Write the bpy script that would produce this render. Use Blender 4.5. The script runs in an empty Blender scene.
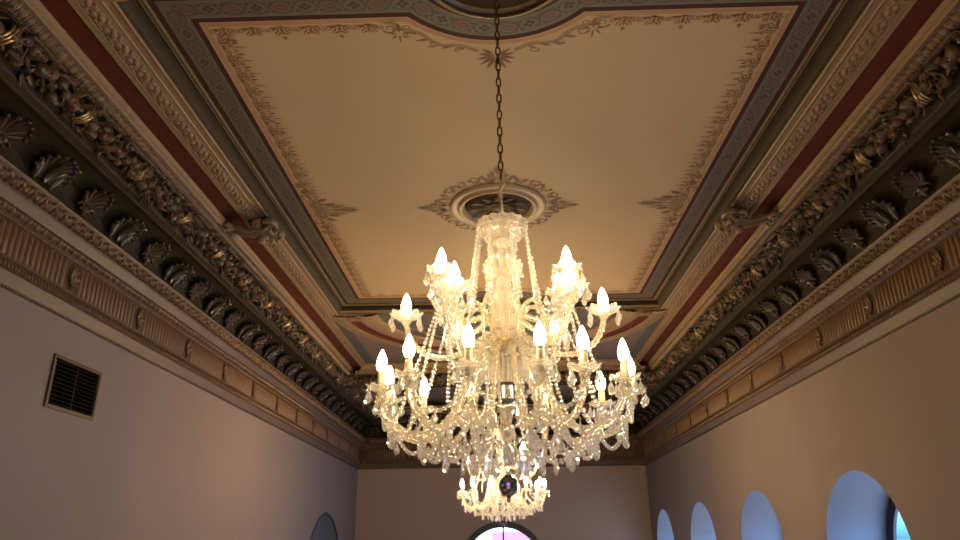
import bpy, bmesh, math, random
import numpy as np
from mathutils import Vector, Matrix
from mathutils.geometry import tessellate_polygon
PI = math.pi
random.seed(7)
SC = bpy.context.scene
COL = SC.collection
W = 3.8            # half width of the hall
EYE = 1.6          # camera height
YF = 5.04          # far wall (in half widths)
YB = -0.9          # back wall
H = 0.905          # ceiling above the eye (in half widths)

def Z(z):
    return EYE + W * z

# ------------------------------------------------------------------ materials
MATS = {}
ALB = 0.70
def mat(name, col, rough=0.6, metal=0.0, noise=None, bump=0.0, spec=0.5):
    if metal < 0.5 and not name.startswith('facade') and name != 'sleeve':
        col = tuple(c * ALB for c in col)
        if noise: noise = (noise[0], noise[1], tuple(c * ALB for c in noise[2]))
    m = bpy.data.materials.new(name); m.use_nodes = True
    nt = m.node_tree; b = nt.nodes['Principled BSDF']
    b.inputs['Roughness'].default_value = rough
    b.inputs['Metallic'].default_value = metal
    b.inputs['Specular IOR Level'].default_value = spec
    c = (*col, 1)
    b.inputs['Base Color'].default_value = c
    if noise:
        sc, amt, col2 = noise
        tc = nt.nodes.new('ShaderNodeTexCoord')
        n = nt.nodes.new('ShaderNodeTexNoise'); n.inputs['Scale'].default_value = sc
        n.inputs['Detail'].default_value = 5
        r = nt.nodes.new('ShaderNodeMapRange')
        r.inputs['From Min'].default_value = 0.35; r.inputs['From Max'].default_value = 0.7
        r.inputs['To Max'].default_value = amt
        mx = nt.nodes.new('ShaderNodeMix'); mx.data_type = 'RGBA'
        mx.inputs['A'].default_value = c; mx.inputs['B'].default_value = (*col2, 1)
        nt.links.new(tc.outputs['Object'], n.inputs['Vector'])
        nt.links.new(n.outputs['Fac'], r.inputs['Value'])
        nt.links.new(r.outputs['Result'], mx.inputs['Factor'])
        nt.links.new(mx.outputs['Result'], b.inputs['Base Color'])
        if bump:
            bp = nt.nodes.new('ShaderNodeBump'); bp.inputs['Strength'].default_value = bump
            bp.inputs['Distance'].default_value = 0.01
            nt.links.new(n.outputs['Fac'], bp.inputs['Height'])
            nt.links.new(bp.outputs['Normal'], b.inputs['Normal'])
    MATS[name] = m
    return m

mat('wall_paint', (0.37, 0.295, 0.272), 0.8, noise=(1.2, 0.35, (0.345, 0.275, 0.257)), spec=0.25)
mat('end_wall_paint', (0.60, 0.455, 0.37), 0.8, noise=(1.2, 0.35, (0.56, 0.425, 0.35)), spec=0.25)  # wall colour raised to stand in for light missing at the far end
mat('reveal_plaster', (0.27, 0.27, 0.28), 0.7, spec=0.2)
mat('floor_wood', (0.38, 0.26, 0.16), 0.4, noise=(3, 0.5, (0.30, 0.20, 0.12)))
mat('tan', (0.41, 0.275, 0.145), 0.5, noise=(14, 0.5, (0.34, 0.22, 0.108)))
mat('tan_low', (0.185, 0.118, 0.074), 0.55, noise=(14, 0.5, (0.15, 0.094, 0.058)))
mat('tan_relief', (0.43, 0.30, 0.17), 0.42, noise=(25, 0.6, (0.30, 0.19, 0.10)))
mat('frieze_brown', (0.30, 0.17, 0.09), 0.5, noise=(18, 0.5, (0.22, 0.11, 0.055)))
mat('frieze_ground', (0.12, 0.055, 0.028), 0.6)
mat('bronze_relief', (0.33, 0.215, 0.12), 0.30, 0.30, noise=(30, 0.6, (0.18, 0.10, 0.05)))
mat('relief_ground', (0.30, 0.195, 0.105), 0.55)
mat('red_band', (0.155, 0.036, 0.016), 0.65, noise=(8, 0.5, (0.115, 0.027, 0.013)), spec=0.2)
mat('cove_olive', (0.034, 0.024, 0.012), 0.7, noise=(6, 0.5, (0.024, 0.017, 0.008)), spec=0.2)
mat('olive_moulding', (0.085, 0.066, 0.036), 0.7, spec=0.2)
mat('dark_line', (0.035, 0.018, 0.012), 0.6)
mat('gold_strip', (0.33, 0.255, 0.13), 0.4, 0.2)
mat('gilt', (0.60, 0.43, 0.20), 0.32, 0.8)
mat('acanthus_brown', (0.055, 0.030, 0.02), 0.42, noise=(20, 0.6, (0.03, 0.018, 0.011)))
mat('acanthus_olive', (0.045, 0.036, 0.018), 0.42, noise=(20, 0.6, (0.028, 0.022, 0.011)))
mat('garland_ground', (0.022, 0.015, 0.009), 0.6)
mat('rose_tan', (0.72, 0.53, 0.28), 0.5)
mat('rose_ground', (0.16, 0.10, 0.055), 0.6)
mat('garland_leaf', (0.10, 0.075, 0.036), 0.36, noise=(25, 0.6, (0.055, 0.04, 0.02)))
mat('garland_brown', (0.145, 0.085, 0.04), 0.36, noise=(25, 0.6, (0.075, 0.043, 0.02)))
mat('garland_red', (0.17, 0.065, 0.035), 0.36, noise=(30, 0.6, (0.13, 0.05, 0.03)))
mat('garland_ochre', (0.20, 0.125, 0.058), 0.36, noise=(25, 0.6, (0.12, 0.07, 0.035)))
mat('maroon', (0.078, 0.028, 0.018), 0.7, spec=0.2)
mat('border_green', (0.20, 0.175, 0.115), 0.6, noise=(20, 0.5, (0.16, 0.14, 0.09)))
mat('border_line', (0.085, 0.065, 0.045), 0.6)
mat('border_red', (0.215, 0.135, 0.09), 0.6)
mat('panel_paint', (0.70, 0.51, 0.265), 0.7, noise=(0.9, 0.5, (0.62, 0.445, 0.23)))
mat('panel_orange', (0.56, 0.315, 0.14), 0.7)
mat('panel_pink', (0.60, 0.37, 0.23), 0.7)
mat('stencil_brown', (0.30, 0.145, 0.055), 0.7)
mat('stencil_soft', (0.44, 0.27, 0.12), 0.7)
mat('stencil_green', (0.34, 0.25, 0.12), 0.7)
mat('bay_mauve', (0.25, 0.18, 0.145), 0.7)
mat('bay_tan', (0.40, 0.27, 0.17), 0.7)
mat('bay_grey', (0.13, 0.12, 0.10), 0.65)
mat('rose_dark', (0.20, 0.14, 0.07), 0.6, spec=0.2)
mat('vent_frame', (0.12, 0.078, 0.042), 0.5, 0.2)
mat('vent_slat', (0.055, 0.038, 0.026), 0.7, spec=0.1)
mat('vent_dark', (0.004, 0.003, 0.003), 1.0, spec=0.0)
mat('window_frame', (0.035, 0.035, 0.04), 0.5)
mat('window_rim', (0.42, 0.42, 0.43), 0.5)
mat('slate', (0.145, 0.145, 0.165), 0.6, spec=0.2)
mat('slate_rim', (0.06, 0.055, 0.065), 0.6)
mat('brass_dark', (0.20, 0.12, 0.055), 0.38, 0.8)
mat('brass', (0.95, 0.70, 0.32), 0.38, 0.6)
mat('silver_dark', (0.20, 0.20, 0.22), 0.22, 0.9)
mat('sleeve', (0.78, 0.66, 0.45), 0.5)
mat('facade_white', (0.7, 0.7, 0.7), 0.8)
mat('facade_pink', (0.55, 0.075, 0.14), 0.8)

def glass_mat(name, tint, body, fac, clear, rough=0.02, ior=1.52):
    """cut crystal: refraction and sparkle, a share of straight see-through, a milky share from the countless small facets"""
    m = bpy.data.materials.new(name); m.use_nodes = True
    nt = m.node_tree; nt.nodes.clear()
    o = nt.nodes.new('ShaderNodeOutputMaterial')
    g = nt.nodes.new('ShaderNodeBsdfGlass'); g.inputs['Color'].default_value = (*tint, 1)
    g.inputs['Roughness'].default_value = rough; g.inputs['IOR'].default_value = ior
    t = nt.nodes.new('ShaderNodeBsdfTransparent'); t.inputs['Color'].default_value = (*tint, 1)
    p = nt.nodes.new('ShaderNodeBsdfPrincipled')
    p.inputs['Base Color'].default_value = (*body, 1); p.inputs['Roughness'].default_value = 0.12
    p.inputs['Specular IOR Level'].default_value = 1.0
    tr = nt.nodes.new('ShaderNodeBsdfTranslucent'); tr.inputs['Color'].default_value = (*body, 1)
    m0 = nt.nodes.new('ShaderNodeMixShader'); m0.inputs[0].default_value = clear
    m1 = nt.nodes.new('ShaderNodeMixShader'); m1.inputs[0].default_value = 0.5
    m2 = nt.nodes.new('ShaderNodeMixShader'); m2.inputs[0].default_value = fac
    nt.links.new(g.outputs[0], m0.inputs[1]); nt.links.new(t.outputs[0], m0.inputs[2])
    nt.links.new(p.outputs[0], m1.inputs[1]); nt.links.new(tr.outputs[0], m1.inputs[2])
    nt.links.new(m0.outputs[0], m2.inputs[1]); nt.links.new(m1.outputs[0], m2.inputs[2])
    nt.links.new(m2.outputs[0], o.inputs[0])
    MATS[name] = m
glass_mat('crystal', (0.99, 0.99, 0.98), (0.97, 0.96, 0.92), 0.20, 0.36)
glass_mat('arm_glass', (0.99, 0.97, 0.90), (0.96, 0.90, 0.76), 0.27, 0.36)
glass_mat('stem_glass', (0.99, 0.98, 0.94), (0.97, 0.93, 0.84), 0.42, 0.30)
glass_mat('smoky_ball', (0.55, 0.56, 0.62), (0.35, 0.35, 0.4), 0.12, 0.0)

def pane_mat():
    m = bpy.data.materials.new('window_glass'); m.use_nodes = True
    nt = m.node_tree; nt.nodes.clear()
    o = nt.nodes.new('ShaderNodeOutputMaterial')
    t = nt.nodes.new('ShaderNodeBsdfTransparent'); t.inputs[0].default_value = (0.93, 0.97, 1, 1)
    g = nt.nodes.new('ShaderNodeBsdfGlossy'); g.inputs['Roughness'].default_value = 0.02
    lw = nt.nodes.new('ShaderNodeLayerWeight'); lw.inputs[0].default_value = 0.5
    pw = nt.nodes.new('ShaderNodeMath'); pw.operation = 'POWER'; pw.inputs[1].default_value = 5
    f = nt.nodes.new('ShaderNodeMath'); f.operation = 'MULTIPLY_ADD'; f.inputs[1].default_value = 0.9; f.inputs[2].default_value = 0.04
    nt.links.new(lw.outputs['Facing'], pw.inputs[0]); nt.links.new(pw.outputs[0], f.inputs[0])
    mx = nt.nodes.new('ShaderNodeMixShader')
    nt.links.new(f.outputs[0], mx.inputs[0]); nt.links.new(t.outputs[0], mx.inputs[1])
    nt.links.new(g.outputs[0], mx.inputs[2]); nt.links.new(mx.outputs[0], o.inputs[0])
    MATS['window_glass'] = m
pane_mat()

BULB = 178.0
def bulb_mat():
    m = bpy.data.materials.new('lit_bulb'); m.use_nodes = True
    nt = m.node_tree; nt.nodes.clear()
    o = nt.nodes.new('ShaderNodeOutputMaterial')
    e = nt.nodes.new('ShaderNodeEmission')
    e.inputs['Color'].default_value = (1.0, 0.69, 0.345, 1); e.inputs['Strength'].default_value = BULB
    nt.links.new(e.outputs[0], o.inputs[0])
    MATS['lit_bulb'] = m
bulb_mat()

# ------------------------------------------------------------------ mesh builder
class MB:
    def __init__(s):
        s.v = []; s.f = []; s.m = []; s.n = 0
    def add(s, verts, faces, mi=0):
        verts = np.asarray(verts, dtype=float).reshape(-1, 3)
        b = s.n; s.v.append(verts); s.n += len(verts)
        for f in faces:
            s.f.append([b + i for i in f])
        if isinstance(mi, int): s.m += [mi] * len(faces)
        else: s.m += list(mi)
    def many(s, tv, tf, mats, arr, mi=0):
        """tv (n,3) template, arr (k,n,3) placed vertices"""
        k, n, _ = arr.shape
        for i in range(k):
            s.add(arr[i], tf, mi if isinstance(mi, int) else list(mi))
    def box(s, lo, hi, mi=0):
        x0, y0, z0 = lo; x1, y1, z1 = hi
        v = [(x0,y0,z0),(x1,y0,z0),(x1,y1,z0),(x0,y1,z0),(x0,y0,z1),(x1,y0,z1),(x1,y1,z1),(x0,y1,z1)]
        s.add(v, [(0,3,2,1),(4,5,6,7),(0,1,5,4),(1,2,6,5),(2,3,7,6),(3,0,4,7)], mi)
    def strip(s, a, b, mi=0, closed=False):
        n = len(a); f = []
        for i in range(n if closed else n - 1):
            j = (i + 1) % n
            f.append((i, j, n + j, n + i))
        s.add(list(a) + list(b), f, mi)
    def tube(s, path, rad, seg=8, mi=0, twist=0.0, lobes=0, amp=0.0, caps=True):
        P = [Vector(p) for p in path]; n = len(P)
        R = rad if hasattr(rad, '__len__') else [rad] * n
        up = Vector((0, 0, 1)); prev = None; rings = []
        dist = 0
        for i in range(n):
            t = (P[min(i+1, n-1)] - P[max(i-1, 0)]).normalized()
            if prev is None:
                a = t.cross(up)
                if a.length < 1e-3: a = t.cross(Vector((0, 1, 0)))
                a.normalize()
            else:
                a = (prev - t * prev.dot(t)).normalized()
            b = t.cross(a); prev = a
            if i: dist += (P[i] - P[i-1]).length
            ring = []
            for k in range(seg):
                th = 2 * PI * k / seg
                rr = R[i] * (1 + (amp * math.cos(lobes * th) if lobes else 0))
                th2 = th + twist * dist
                ring.append(P[i] + (a * math.cos(th2) + b * math.sin(th2)) * rr)
            rings.append(ring)
        v = [q for r in rings for q in r]; f = []
        for i in range(n - 1):
            for k in range(seg):
                k2 = (k + 1) % seg
                f.append((i*seg+k, i*seg+k2, (i+1)*seg+k2, (i+1)*seg+k))
        if caps:
            f.append(tuple(reversed(range(seg)))); f.append(tuple((n-1)*seg + k for k in range(seg)))
        s.add([tuple(q) for q in v], f, mi)
    def lathe(s, prof, n=16, c=(0, 0, 0), mi=0, scal=0, amp=None, closed=False):
        """prof list of (r,z); amp per profile point for scalloping"""
        v = []; f = []; m = len(prof)
        for i, (r, z) in enumerate(prof):
            for k in range(n):
                th = 2 * PI * k / n
                rr, zz = r, z
                if scal:
                    w = math.cos(scal * th)
                    rr = r * (1 + (amp[i][0] if amp else 0) * w); zz = z + (amp[i][1] if amp else 0) * w
                v.append((c[0] + rr * math.cos(th), c[1] + rr * math.sin(th), c[2] + zz))
        for i in range(m - 1 if not closed else m):
            i2 = (i + 1) % m
            for k in range(n):
                k2 = (k + 1) % n
                f.append((i*n+k, i*n+k2, i2*n+k2, i2*n+k))
        if not closed:
            f.append(tuple(reversed(range(n)))); f.append(tuple((m-1)*n + k for k in range(n)))
        s.add(v, f, mi)
    def build(s, name, mats, parent=None, smooth=False, recalc=False):
        me = bpy.data.meshes.new(name)
        V = np.concatenate(s.v) if s.v else np.zeros((0, 3))
        me.from_pydata(V.tolist(), [], s.f)
        for mm in (mats if isinstance(mats, (list, tuple)) else [mats]):
            me.materials.append(MATS[mm])
        me.polygons.foreach_set('material_index', s.m)
        if smooth: me.polygons.foreach_set('use_smooth', [True] * len(s.f))
        if recalc:
            bm = bmesh.new(); bm.from_mesh(me)
            bmesh.ops.recalc_face_normals(bm, faces=bm.faces); bm.to_mesh(me); bm.free()
        me.update()
        o = bpy.data.objects.new(name, me); COL.objects.link(o)
        if parent: o.parent = parent
        return o

def inst(me_obj, name, parent, loc=(0, 0, 0), rz=0.0):
    o = bpy.data.objects.new(name, me_obj.data); COL.objects.link(o)
    o.parent = parent; o.location = loc; o.rotation_euler = (0, 0, rz)
    return o

def empty(name, loc=(0, 0, 0), label=None, cat=None, group=None, kind=None):
    o = bpy.data.objects.new(name, None); COL.objects.link(o); o.location = loc
    o.empty_display_size = 0.2
    tag(o, label, cat, group, kind); return o
def tag(o, label=None, cat=None, group=None, kind=None):
    if label: o['label'] = label
    if cat: o['category'] = cat
    if group: o['group'] = group
    if kind: o['kind'] = kind
    return o

def sph(seg=8, rings=5):
    v = [(0, 0, 1)]; f = []
    for i in range(1, rings):
        ph = PI * i / rings
        for k in range(seg):
            th = 2 * PI * k / seg
            v.append((math.sin(ph) * math.cos(th), math.sin(ph) * math.sin(th), math.cos(ph)))
    v.append((0, 0, -1)); L = len(v) - 1
    for k in range(seg): f.append((0, 1 + k, 1 + (k+1) % seg))
    for i in range(rings - 2):
        for k in range(seg):
            a = 1 + i*seg; b = a + seg; k2 = (k+1) % seg
            f.append((a+k, b+k, b+k2, a+k2))
    a = 1 + (rings-2)*seg
    for k in range(seg): f.append((a+k, L, a + (k+1) % seg))
    return np.array(v), f
SV, SF = sph(8, 6)
SVs, SFs = sph(6, 4)

def blob(mb, c, r, mi=0, rot=None, small=False):
    v, f = (SVs, SFs) if small else (SV, SF)
    q = v * np.array(r)
    if rot is not None: q = q @ np.array(rot).T
    mb.add(q + np.array(c), f, mi)

def leaf_pts(L, wd, th, curl=0.0):
    """a solid pointed leaf along +y lying in xy, thickness along z, curling towards +z"""
    v = SV.copy()
    y = (v[:, 2] + 1) / 2
    wprof = np.sin(np.clip(y, 0, 1) * PI) ** 0.0 * (1.15 - 0.85 * y)
    x = v[:, 0] * wd * wprof
    z = v[:, 1] * th + curl * y * y
    return np.stack([x, y * L, z], 1), SF

def rotz(a):
    c, s = math.cos(a), math.sin(a); return np.array([[c, -s, 0], [s, c, 0], [0, 0, 1]])
def rotx(a):
    c, s = math.cos(a), math.sin(a); return np.array([[1, 0, 0], [0, c, -s], [0, s, c]])
def roty(a):
    c, s = math.cos(a), math.sin(a); return np.array([[c, 0, s], [0, 1, 0], [-s, 0, c]])

# ------------------------------------------------------------------ cornice geometry
# mapping (s along the wall, X distance from the hall's axis in half widths, z in half widths) -> world
def smap(side, s, X, z):
    s = np.asarray(s, float) * W; X = np.asarray(X, float) * W; z = EYE + np.asarray(z, float) * W
    s, X, z = np.broadcast_arrays(s, X, z)
    if side == 'left': return np.stack([-X, s, z], -1)
    if side == 'right': return np.stack([X, s, z], -1)
    if side == 'far': return np.stack([s, YF * W - (W - X), z], -1)
def s_end(side, X):
    return YF - (1 - X) if side != 'far' else X
def s_start(side, X):
    return YB + (1 - X) if side != 'far' else -X

def cove_pt(t):     # t degrees
    a = math.radians(t)
    return 0.8825 + 0.0825 * math.cos(a), 0.70 + 0.079 * math.sin(a)

PROF = [  # (X, z, material of the segment that starts here)
    (1.0, 0.490, 'tan'), (0.990, 0.490, 'dark_line'), (0.990, 0.496, 'dark_line'), (0.994, 0.4965, 'tan'),
    (0.984, 0.5225, 'tan'), (0.980, 0.524, 'frieze_ground'), (0.983, 0.5445, 'tan'), (0.979, 0.5455, 'tan'),
    (0.979, 0.5485, 'dark_line'), (0.990, 0.549, 'frieze_ground'), (0.990, 0.6265, 'tan'),
    (0.983, 0.6265, 'frieze_ground'), (0.957, 0.640, 'dark_line'), (0.9535, 0.637, 'tan'),
    (0.9505, 0.637, 'tan'), (0.946, 0.645, 'tan'), (0.940, 0.655, 'dark_line'), (0.9395, 0.656, 'frieze_ground'),
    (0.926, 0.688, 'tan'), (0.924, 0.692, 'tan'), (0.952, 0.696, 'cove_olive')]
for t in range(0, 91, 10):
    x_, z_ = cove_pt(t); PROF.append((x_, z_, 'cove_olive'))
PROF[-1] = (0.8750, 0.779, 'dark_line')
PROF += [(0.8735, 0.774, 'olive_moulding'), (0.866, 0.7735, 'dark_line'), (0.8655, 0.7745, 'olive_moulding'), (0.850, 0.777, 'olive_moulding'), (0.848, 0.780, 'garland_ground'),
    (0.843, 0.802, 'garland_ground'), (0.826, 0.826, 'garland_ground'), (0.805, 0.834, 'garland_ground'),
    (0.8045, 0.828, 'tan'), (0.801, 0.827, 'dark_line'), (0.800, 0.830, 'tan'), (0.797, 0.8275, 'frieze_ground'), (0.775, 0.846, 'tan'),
    (0.7735, 0.8445, 'tan'), (0.771, 0.8465, 'tan'), (0.769, 0.855, 'tan'), (0.765, 0.862, 'tan'), (0.7635, 0.862, 'red_band'), (0.764, 0.869, 'red_band'),
    (0.716, 0.869, 'red_band'), (0.716, 0.860, 'tan'), (0.7095, 0.861, 'tan'), (0.7090, 0.872, 'tan')]

def adj(X, z):
    if X >= 0.9999: return X, z - .0025
    if z <= 0.6275: return min(X + .006, .999), z - .0025
    if z < 0.693: return X + .016, z
    if z < 0.6965 and X > .94: return .967, z
    return X + .0075, z
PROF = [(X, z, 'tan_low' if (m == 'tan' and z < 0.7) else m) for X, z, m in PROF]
PROF = [(*adj(X, z), m) if not (m == 'cove_olive') else (X, z, m) for X, z, m in PROF]
def sweep(mb, side, prof, matlist):
    for i in range(len(prof) - 1):
        (X0, z0, m), (X1, z1, _) = prof[i], prof[i+1]
        a = smap(side, [s_start(side, X0), s_end(side, X0)], X0, z0)
        b = smap(side, [s_start(side, X1), s_end(side, X1)], X1, z1)
        mb.strip(a, b, matlist.index(m))

def band(mb, side, A, B, tv, tf, pitch, s0, s1, mi=0, depth=1.0, phase=0.0, skip=None):
    """place template: tv[:,0] along s (in pitch units), tv[:,1] 0..1 across from A to B, tv[:,2] outward (half widths*depth)"""
    A = np.array(adj(*A)) if side != 'frame' else np.array(A); B = np.array(adj(*B)); d = B - A
    n = np.array([-d[1], -d[0]]) if True else None
    L = math.hypot(*d); n = np.array([-d[1], d[0]]) / L      # (X,z) normal
    if n[0] > 0 or (abs(n[0]) < 1e-6 and n[1] > 0): n = -n     # towards the room / down
    if n[0] > -0.2 and n[1] > 0: n = -n
    k0 = math.ceil((s0 - phase) / pitch); k1 = math.floor((s1 - phase) / pitch)
    S = phase + pitch * np.arange(k0, k1 + 1)
    if skip is not None: S = np.array([x for x in S if not skip(x)])
    Xs = A[0] + d[0] * tv[:, 1] + n[0] * tv[:, 2] * depth
    zs = A[1] + d[1] * tv[:, 1] + n[1] * tv[:, 2] * depth
    for s in S:
        P = smap(side, s + tv[:, 0] * pitch, Xs, zs)
        mb.add(P, tf, mi)

def comb(parts):
    V = []; F = []; n = 0
    for v, f in parts:
        V.append(np.asarray(v, float)); F += [tuple(i + n for i in g) for g in f]; n += len(v)
    return np.concatenate(V), F
def ell(cu, cv, ru, rv, h, small=False, n0=0.0, ang=0.0):
    v, f = (SVs, SFs) if small else (SV, SF)
    q = v.copy()
    a = q[:, 0] * ru; b = q[:, 1] * rv
    c, s = math.cos(ang), math.sin(ang)
    # rotate in a frame where v is scaled like u
    return np.stack([cu + a * c - b * s, cv + a * s + b * c, n0 + q[:, 2] * h], 1), f
def reed():
    prof = [(-0.31, 0.0), (-0.24, 0.0038), (0, 0.0055), (0.24, 0.0038), (0.31, 0.0)]
    v = []; f = []
    for vv, sc in ((0.03, 0.3), (0.07, 1), (0.90, 1), (0.95, 0.75), (0.98, 0.2)):
        for a, h in prof: v.append((a * min(1, sc + .2), vv, h * sc))
    for i in range(4):
        for k in range(4): f.append((i*5+k, i*5+k+1, i*5+5+k+1, i*5+5+k))
    return np.array(v), f
T_REED = reed()
T_EGG = comb([ell(0, .55, .27, .40, .0085), ell(.5, .5, .07, .46, .006, True), ell(-.34, .5, .07, .42, .005, True), ell(.34, .5, .07, .42, .005, True)])
T_BEAD = ell(0, .5, .42, .42, .0028, True)
T_DENT = comb([ell(0, .5, .30, .46, .004, True)])
T_LEAF = comb([ell(0, .42, .30, .38, .009), ell(0, .30, .10, .28, .013, True), ell(-.34, .62, .13, .34, .006, True, 0, .25),
               ell(.34, .62, .13, .34, .006, True, 0, -.25), ell(.5, .2, .10, .18, .010, True), ell(.5, .75, .08, .2, .006, True)])
T_TONG = comb([ell(0, .5, .34, .36, .006), ell(0, .5, .15, .46, .0085, True), ell(.5, .45, .09, .40, .0055, True)])
T_FOL = comb([ell(-.32, .35, .22, .24, .0045, False, 0, .6), ell(-.05, .62, .26, .20, .005, False, 0, -.5), ell(.22, .33, .24, .18, .0045, False, 0, .7),
              ell(.42, .68, .18, .22, .0045, False, 0, -.7), ell(.05, .2, .14, .10, .005, True, 0, .4), ell(-.3, .80, .20, .10, .0045, True, 0, .3),
              ell(.20, .85, .16, .09, .004, True, 0, -.4), ell(-.46, .12, .16, .08, .004, True, 0, -.3), ell(.34, .12, .14, .07, .004, True, 0, .5),
              ell(-.16, .40, .05, .16, .007, True, 0, .8), ell(.10, .50, .05, .18, .007, True, 0, -.7), ell(.32, .50, .05, .14, .0065, True, 0, .6)])

def wall_rot(side):
    return {'left': 0.0, 'right': PI, 'far': -PI / 2}[side]
def wall_loc(side, s):
    return {'left': (-W, s * W, EYE), 'right': (W, s * W, EYE), 'far': (s * W, YF * W, EYE)}[side]
# local wall frame: x = into the room, y = along the wall, z up from the eye

# ---- acanthus brackets in the cove (two kinds)
def cove_loc(t, a, n):
    """t in degrees on the cove, a along the wall (half widths), n standing off (half widths) -> local metres"""
    X, z = cove_pt(t)
    c, s = math.cos(math.radians(t)), math.sin(math.radians(t))
    X -= n * c; z -= n * s
    return ((1 - X) * W, a * W, z * W)
def cove_blob(mb, t0, a0, t1, a1, w, n, mi, th=0.006, curl=0.0):
    """a pointed lobe running on the cove from (t0,a0) to (t1,a1), width w"""
    N = 6; ring = 6; v = []; f = []
    da = (a1 - a0); dt = (t1 - t0) * 0.00134
    L = math.hypot(da, dt) or 1e-6
    pa, pt = -dt / L, da / L
    for i in range(N + 1):
        q = i / N
        ww = w * (math.sin(PI * (0.12 + 0.86 * q)) ** 0.7) * (0.75 + 0.5 * q)
        for k in range(ring):
            th_ = 2 * PI * k / ring
            off = ww * math.cos(th_); hh = n + curl * q * q + th * (math.sin(th_)) * math.sin(PI * (0.1 + 0.85 * q))
            aa = a0 + da * q + pa * off
            tt = t0 + (t1 - t0) * q + pt * off / 0.00134
            v.append(cove_loc(tt, aa, hh))
    for i in range(N):
        for k in range(ring):
            k2 = (k + 1) % ring
            f.append((i*ring+k, i*ring+k2, (i+1)*ring+k2, (i+1)*ring+k))
    f.append(tuple(range(ring))); f.append(tuple(N*ring + k for k in range(ring)))
    mb.add(v, f, mi)
def make_palmette():
    mb = MB()
    for ang in (-66, -44, -21, 0, 21, 44, 66):
        a = math.radians(ang); L = 0.064 - 0.012 * abs(ang) / 66
        a1 = math.sin(a) * L * 0.86; t1 = 33 + math.cos(a) * L / 0.00134 * 0.96
        cove_blob(mb, 26, math.sin(a) * 0.006, t1, a1, 0.0088, 0.006, 0, 0.008, 0.012)
        blob(mb, cove_loc(t1 - 1, a1, 0.018), (0.022, 0.026, 0.022), 0, None, True)
    for sg in (-1, 1):
        path = []
        for i in range(14):
            q = i / 13 * 5.4
            r = 0.013 * (1 - i / 16)
            path.append(cove_loc(20 + r * math.sin(q) / 0.00134, sg * (0.017 + r * math.cos(q)), 0.012))
        mb.tube(path, 0.014, 6, 0)
    cove_blob(mb, 6, 0, 32, 0, 0.012, 0.010, 0, 0.009, 0.006)
    blob(mb, cove_loc(24, 0.004, 0.024), (0.016, 0.016, 0.016), 1, None, True)
    return mb
def make_acanthus():
    mb = MB()
    # broad serrated leaf climbing the cove, its upper part arching into the room
    for i, ang in enumerate((-80, -64, -48, -32, -16, 0, 16, 32, 48, 64, 80)):
        a = math.radians(ang); L = 0.082 - 0.022 * abs(ang) / 80
        a1 = math.sin(a) * L * 0.82; t1 = 22 + math.cos(a) * L / 0.00134 * 0.92
        cove_blob(mb, 14, math.sin(a) * 0.016, t1, a1, 0.0092, 0.005, 0, 0.008, 0.016)
        blob(mb, cove_loc(min(t1, 82), a1, 0.018), (0.024, 0.026, 0.024), 0, None, True)
    cove_blob(mb, 6, 0, 66, 0, 0.011, 0.012, 0, 0.009, 0.018)
    for sg in (-1, 1):
        cove_blob(mb, 5, sg * 0.026, 44, sg * 0.036, 0.009, 0.009, 0, 0.008, 0.008)
    cove_blob(mb, 32, 0.006, 52, 0.014, 0.0016, 0.030, 1, 0.0016, 0.002)
    cove_blob(mb, 8, -0.006, 18, -0.010, 0.0026, 0.020, 1, 0.0020, 0.002)
    blob(mb, cove_loc(72, 0.034, 0.022), (0.012, 0.022, 0.012), 1, None, True)
    return mb
PALM = make_palmette(); ACAN = make_acanthus()

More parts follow.
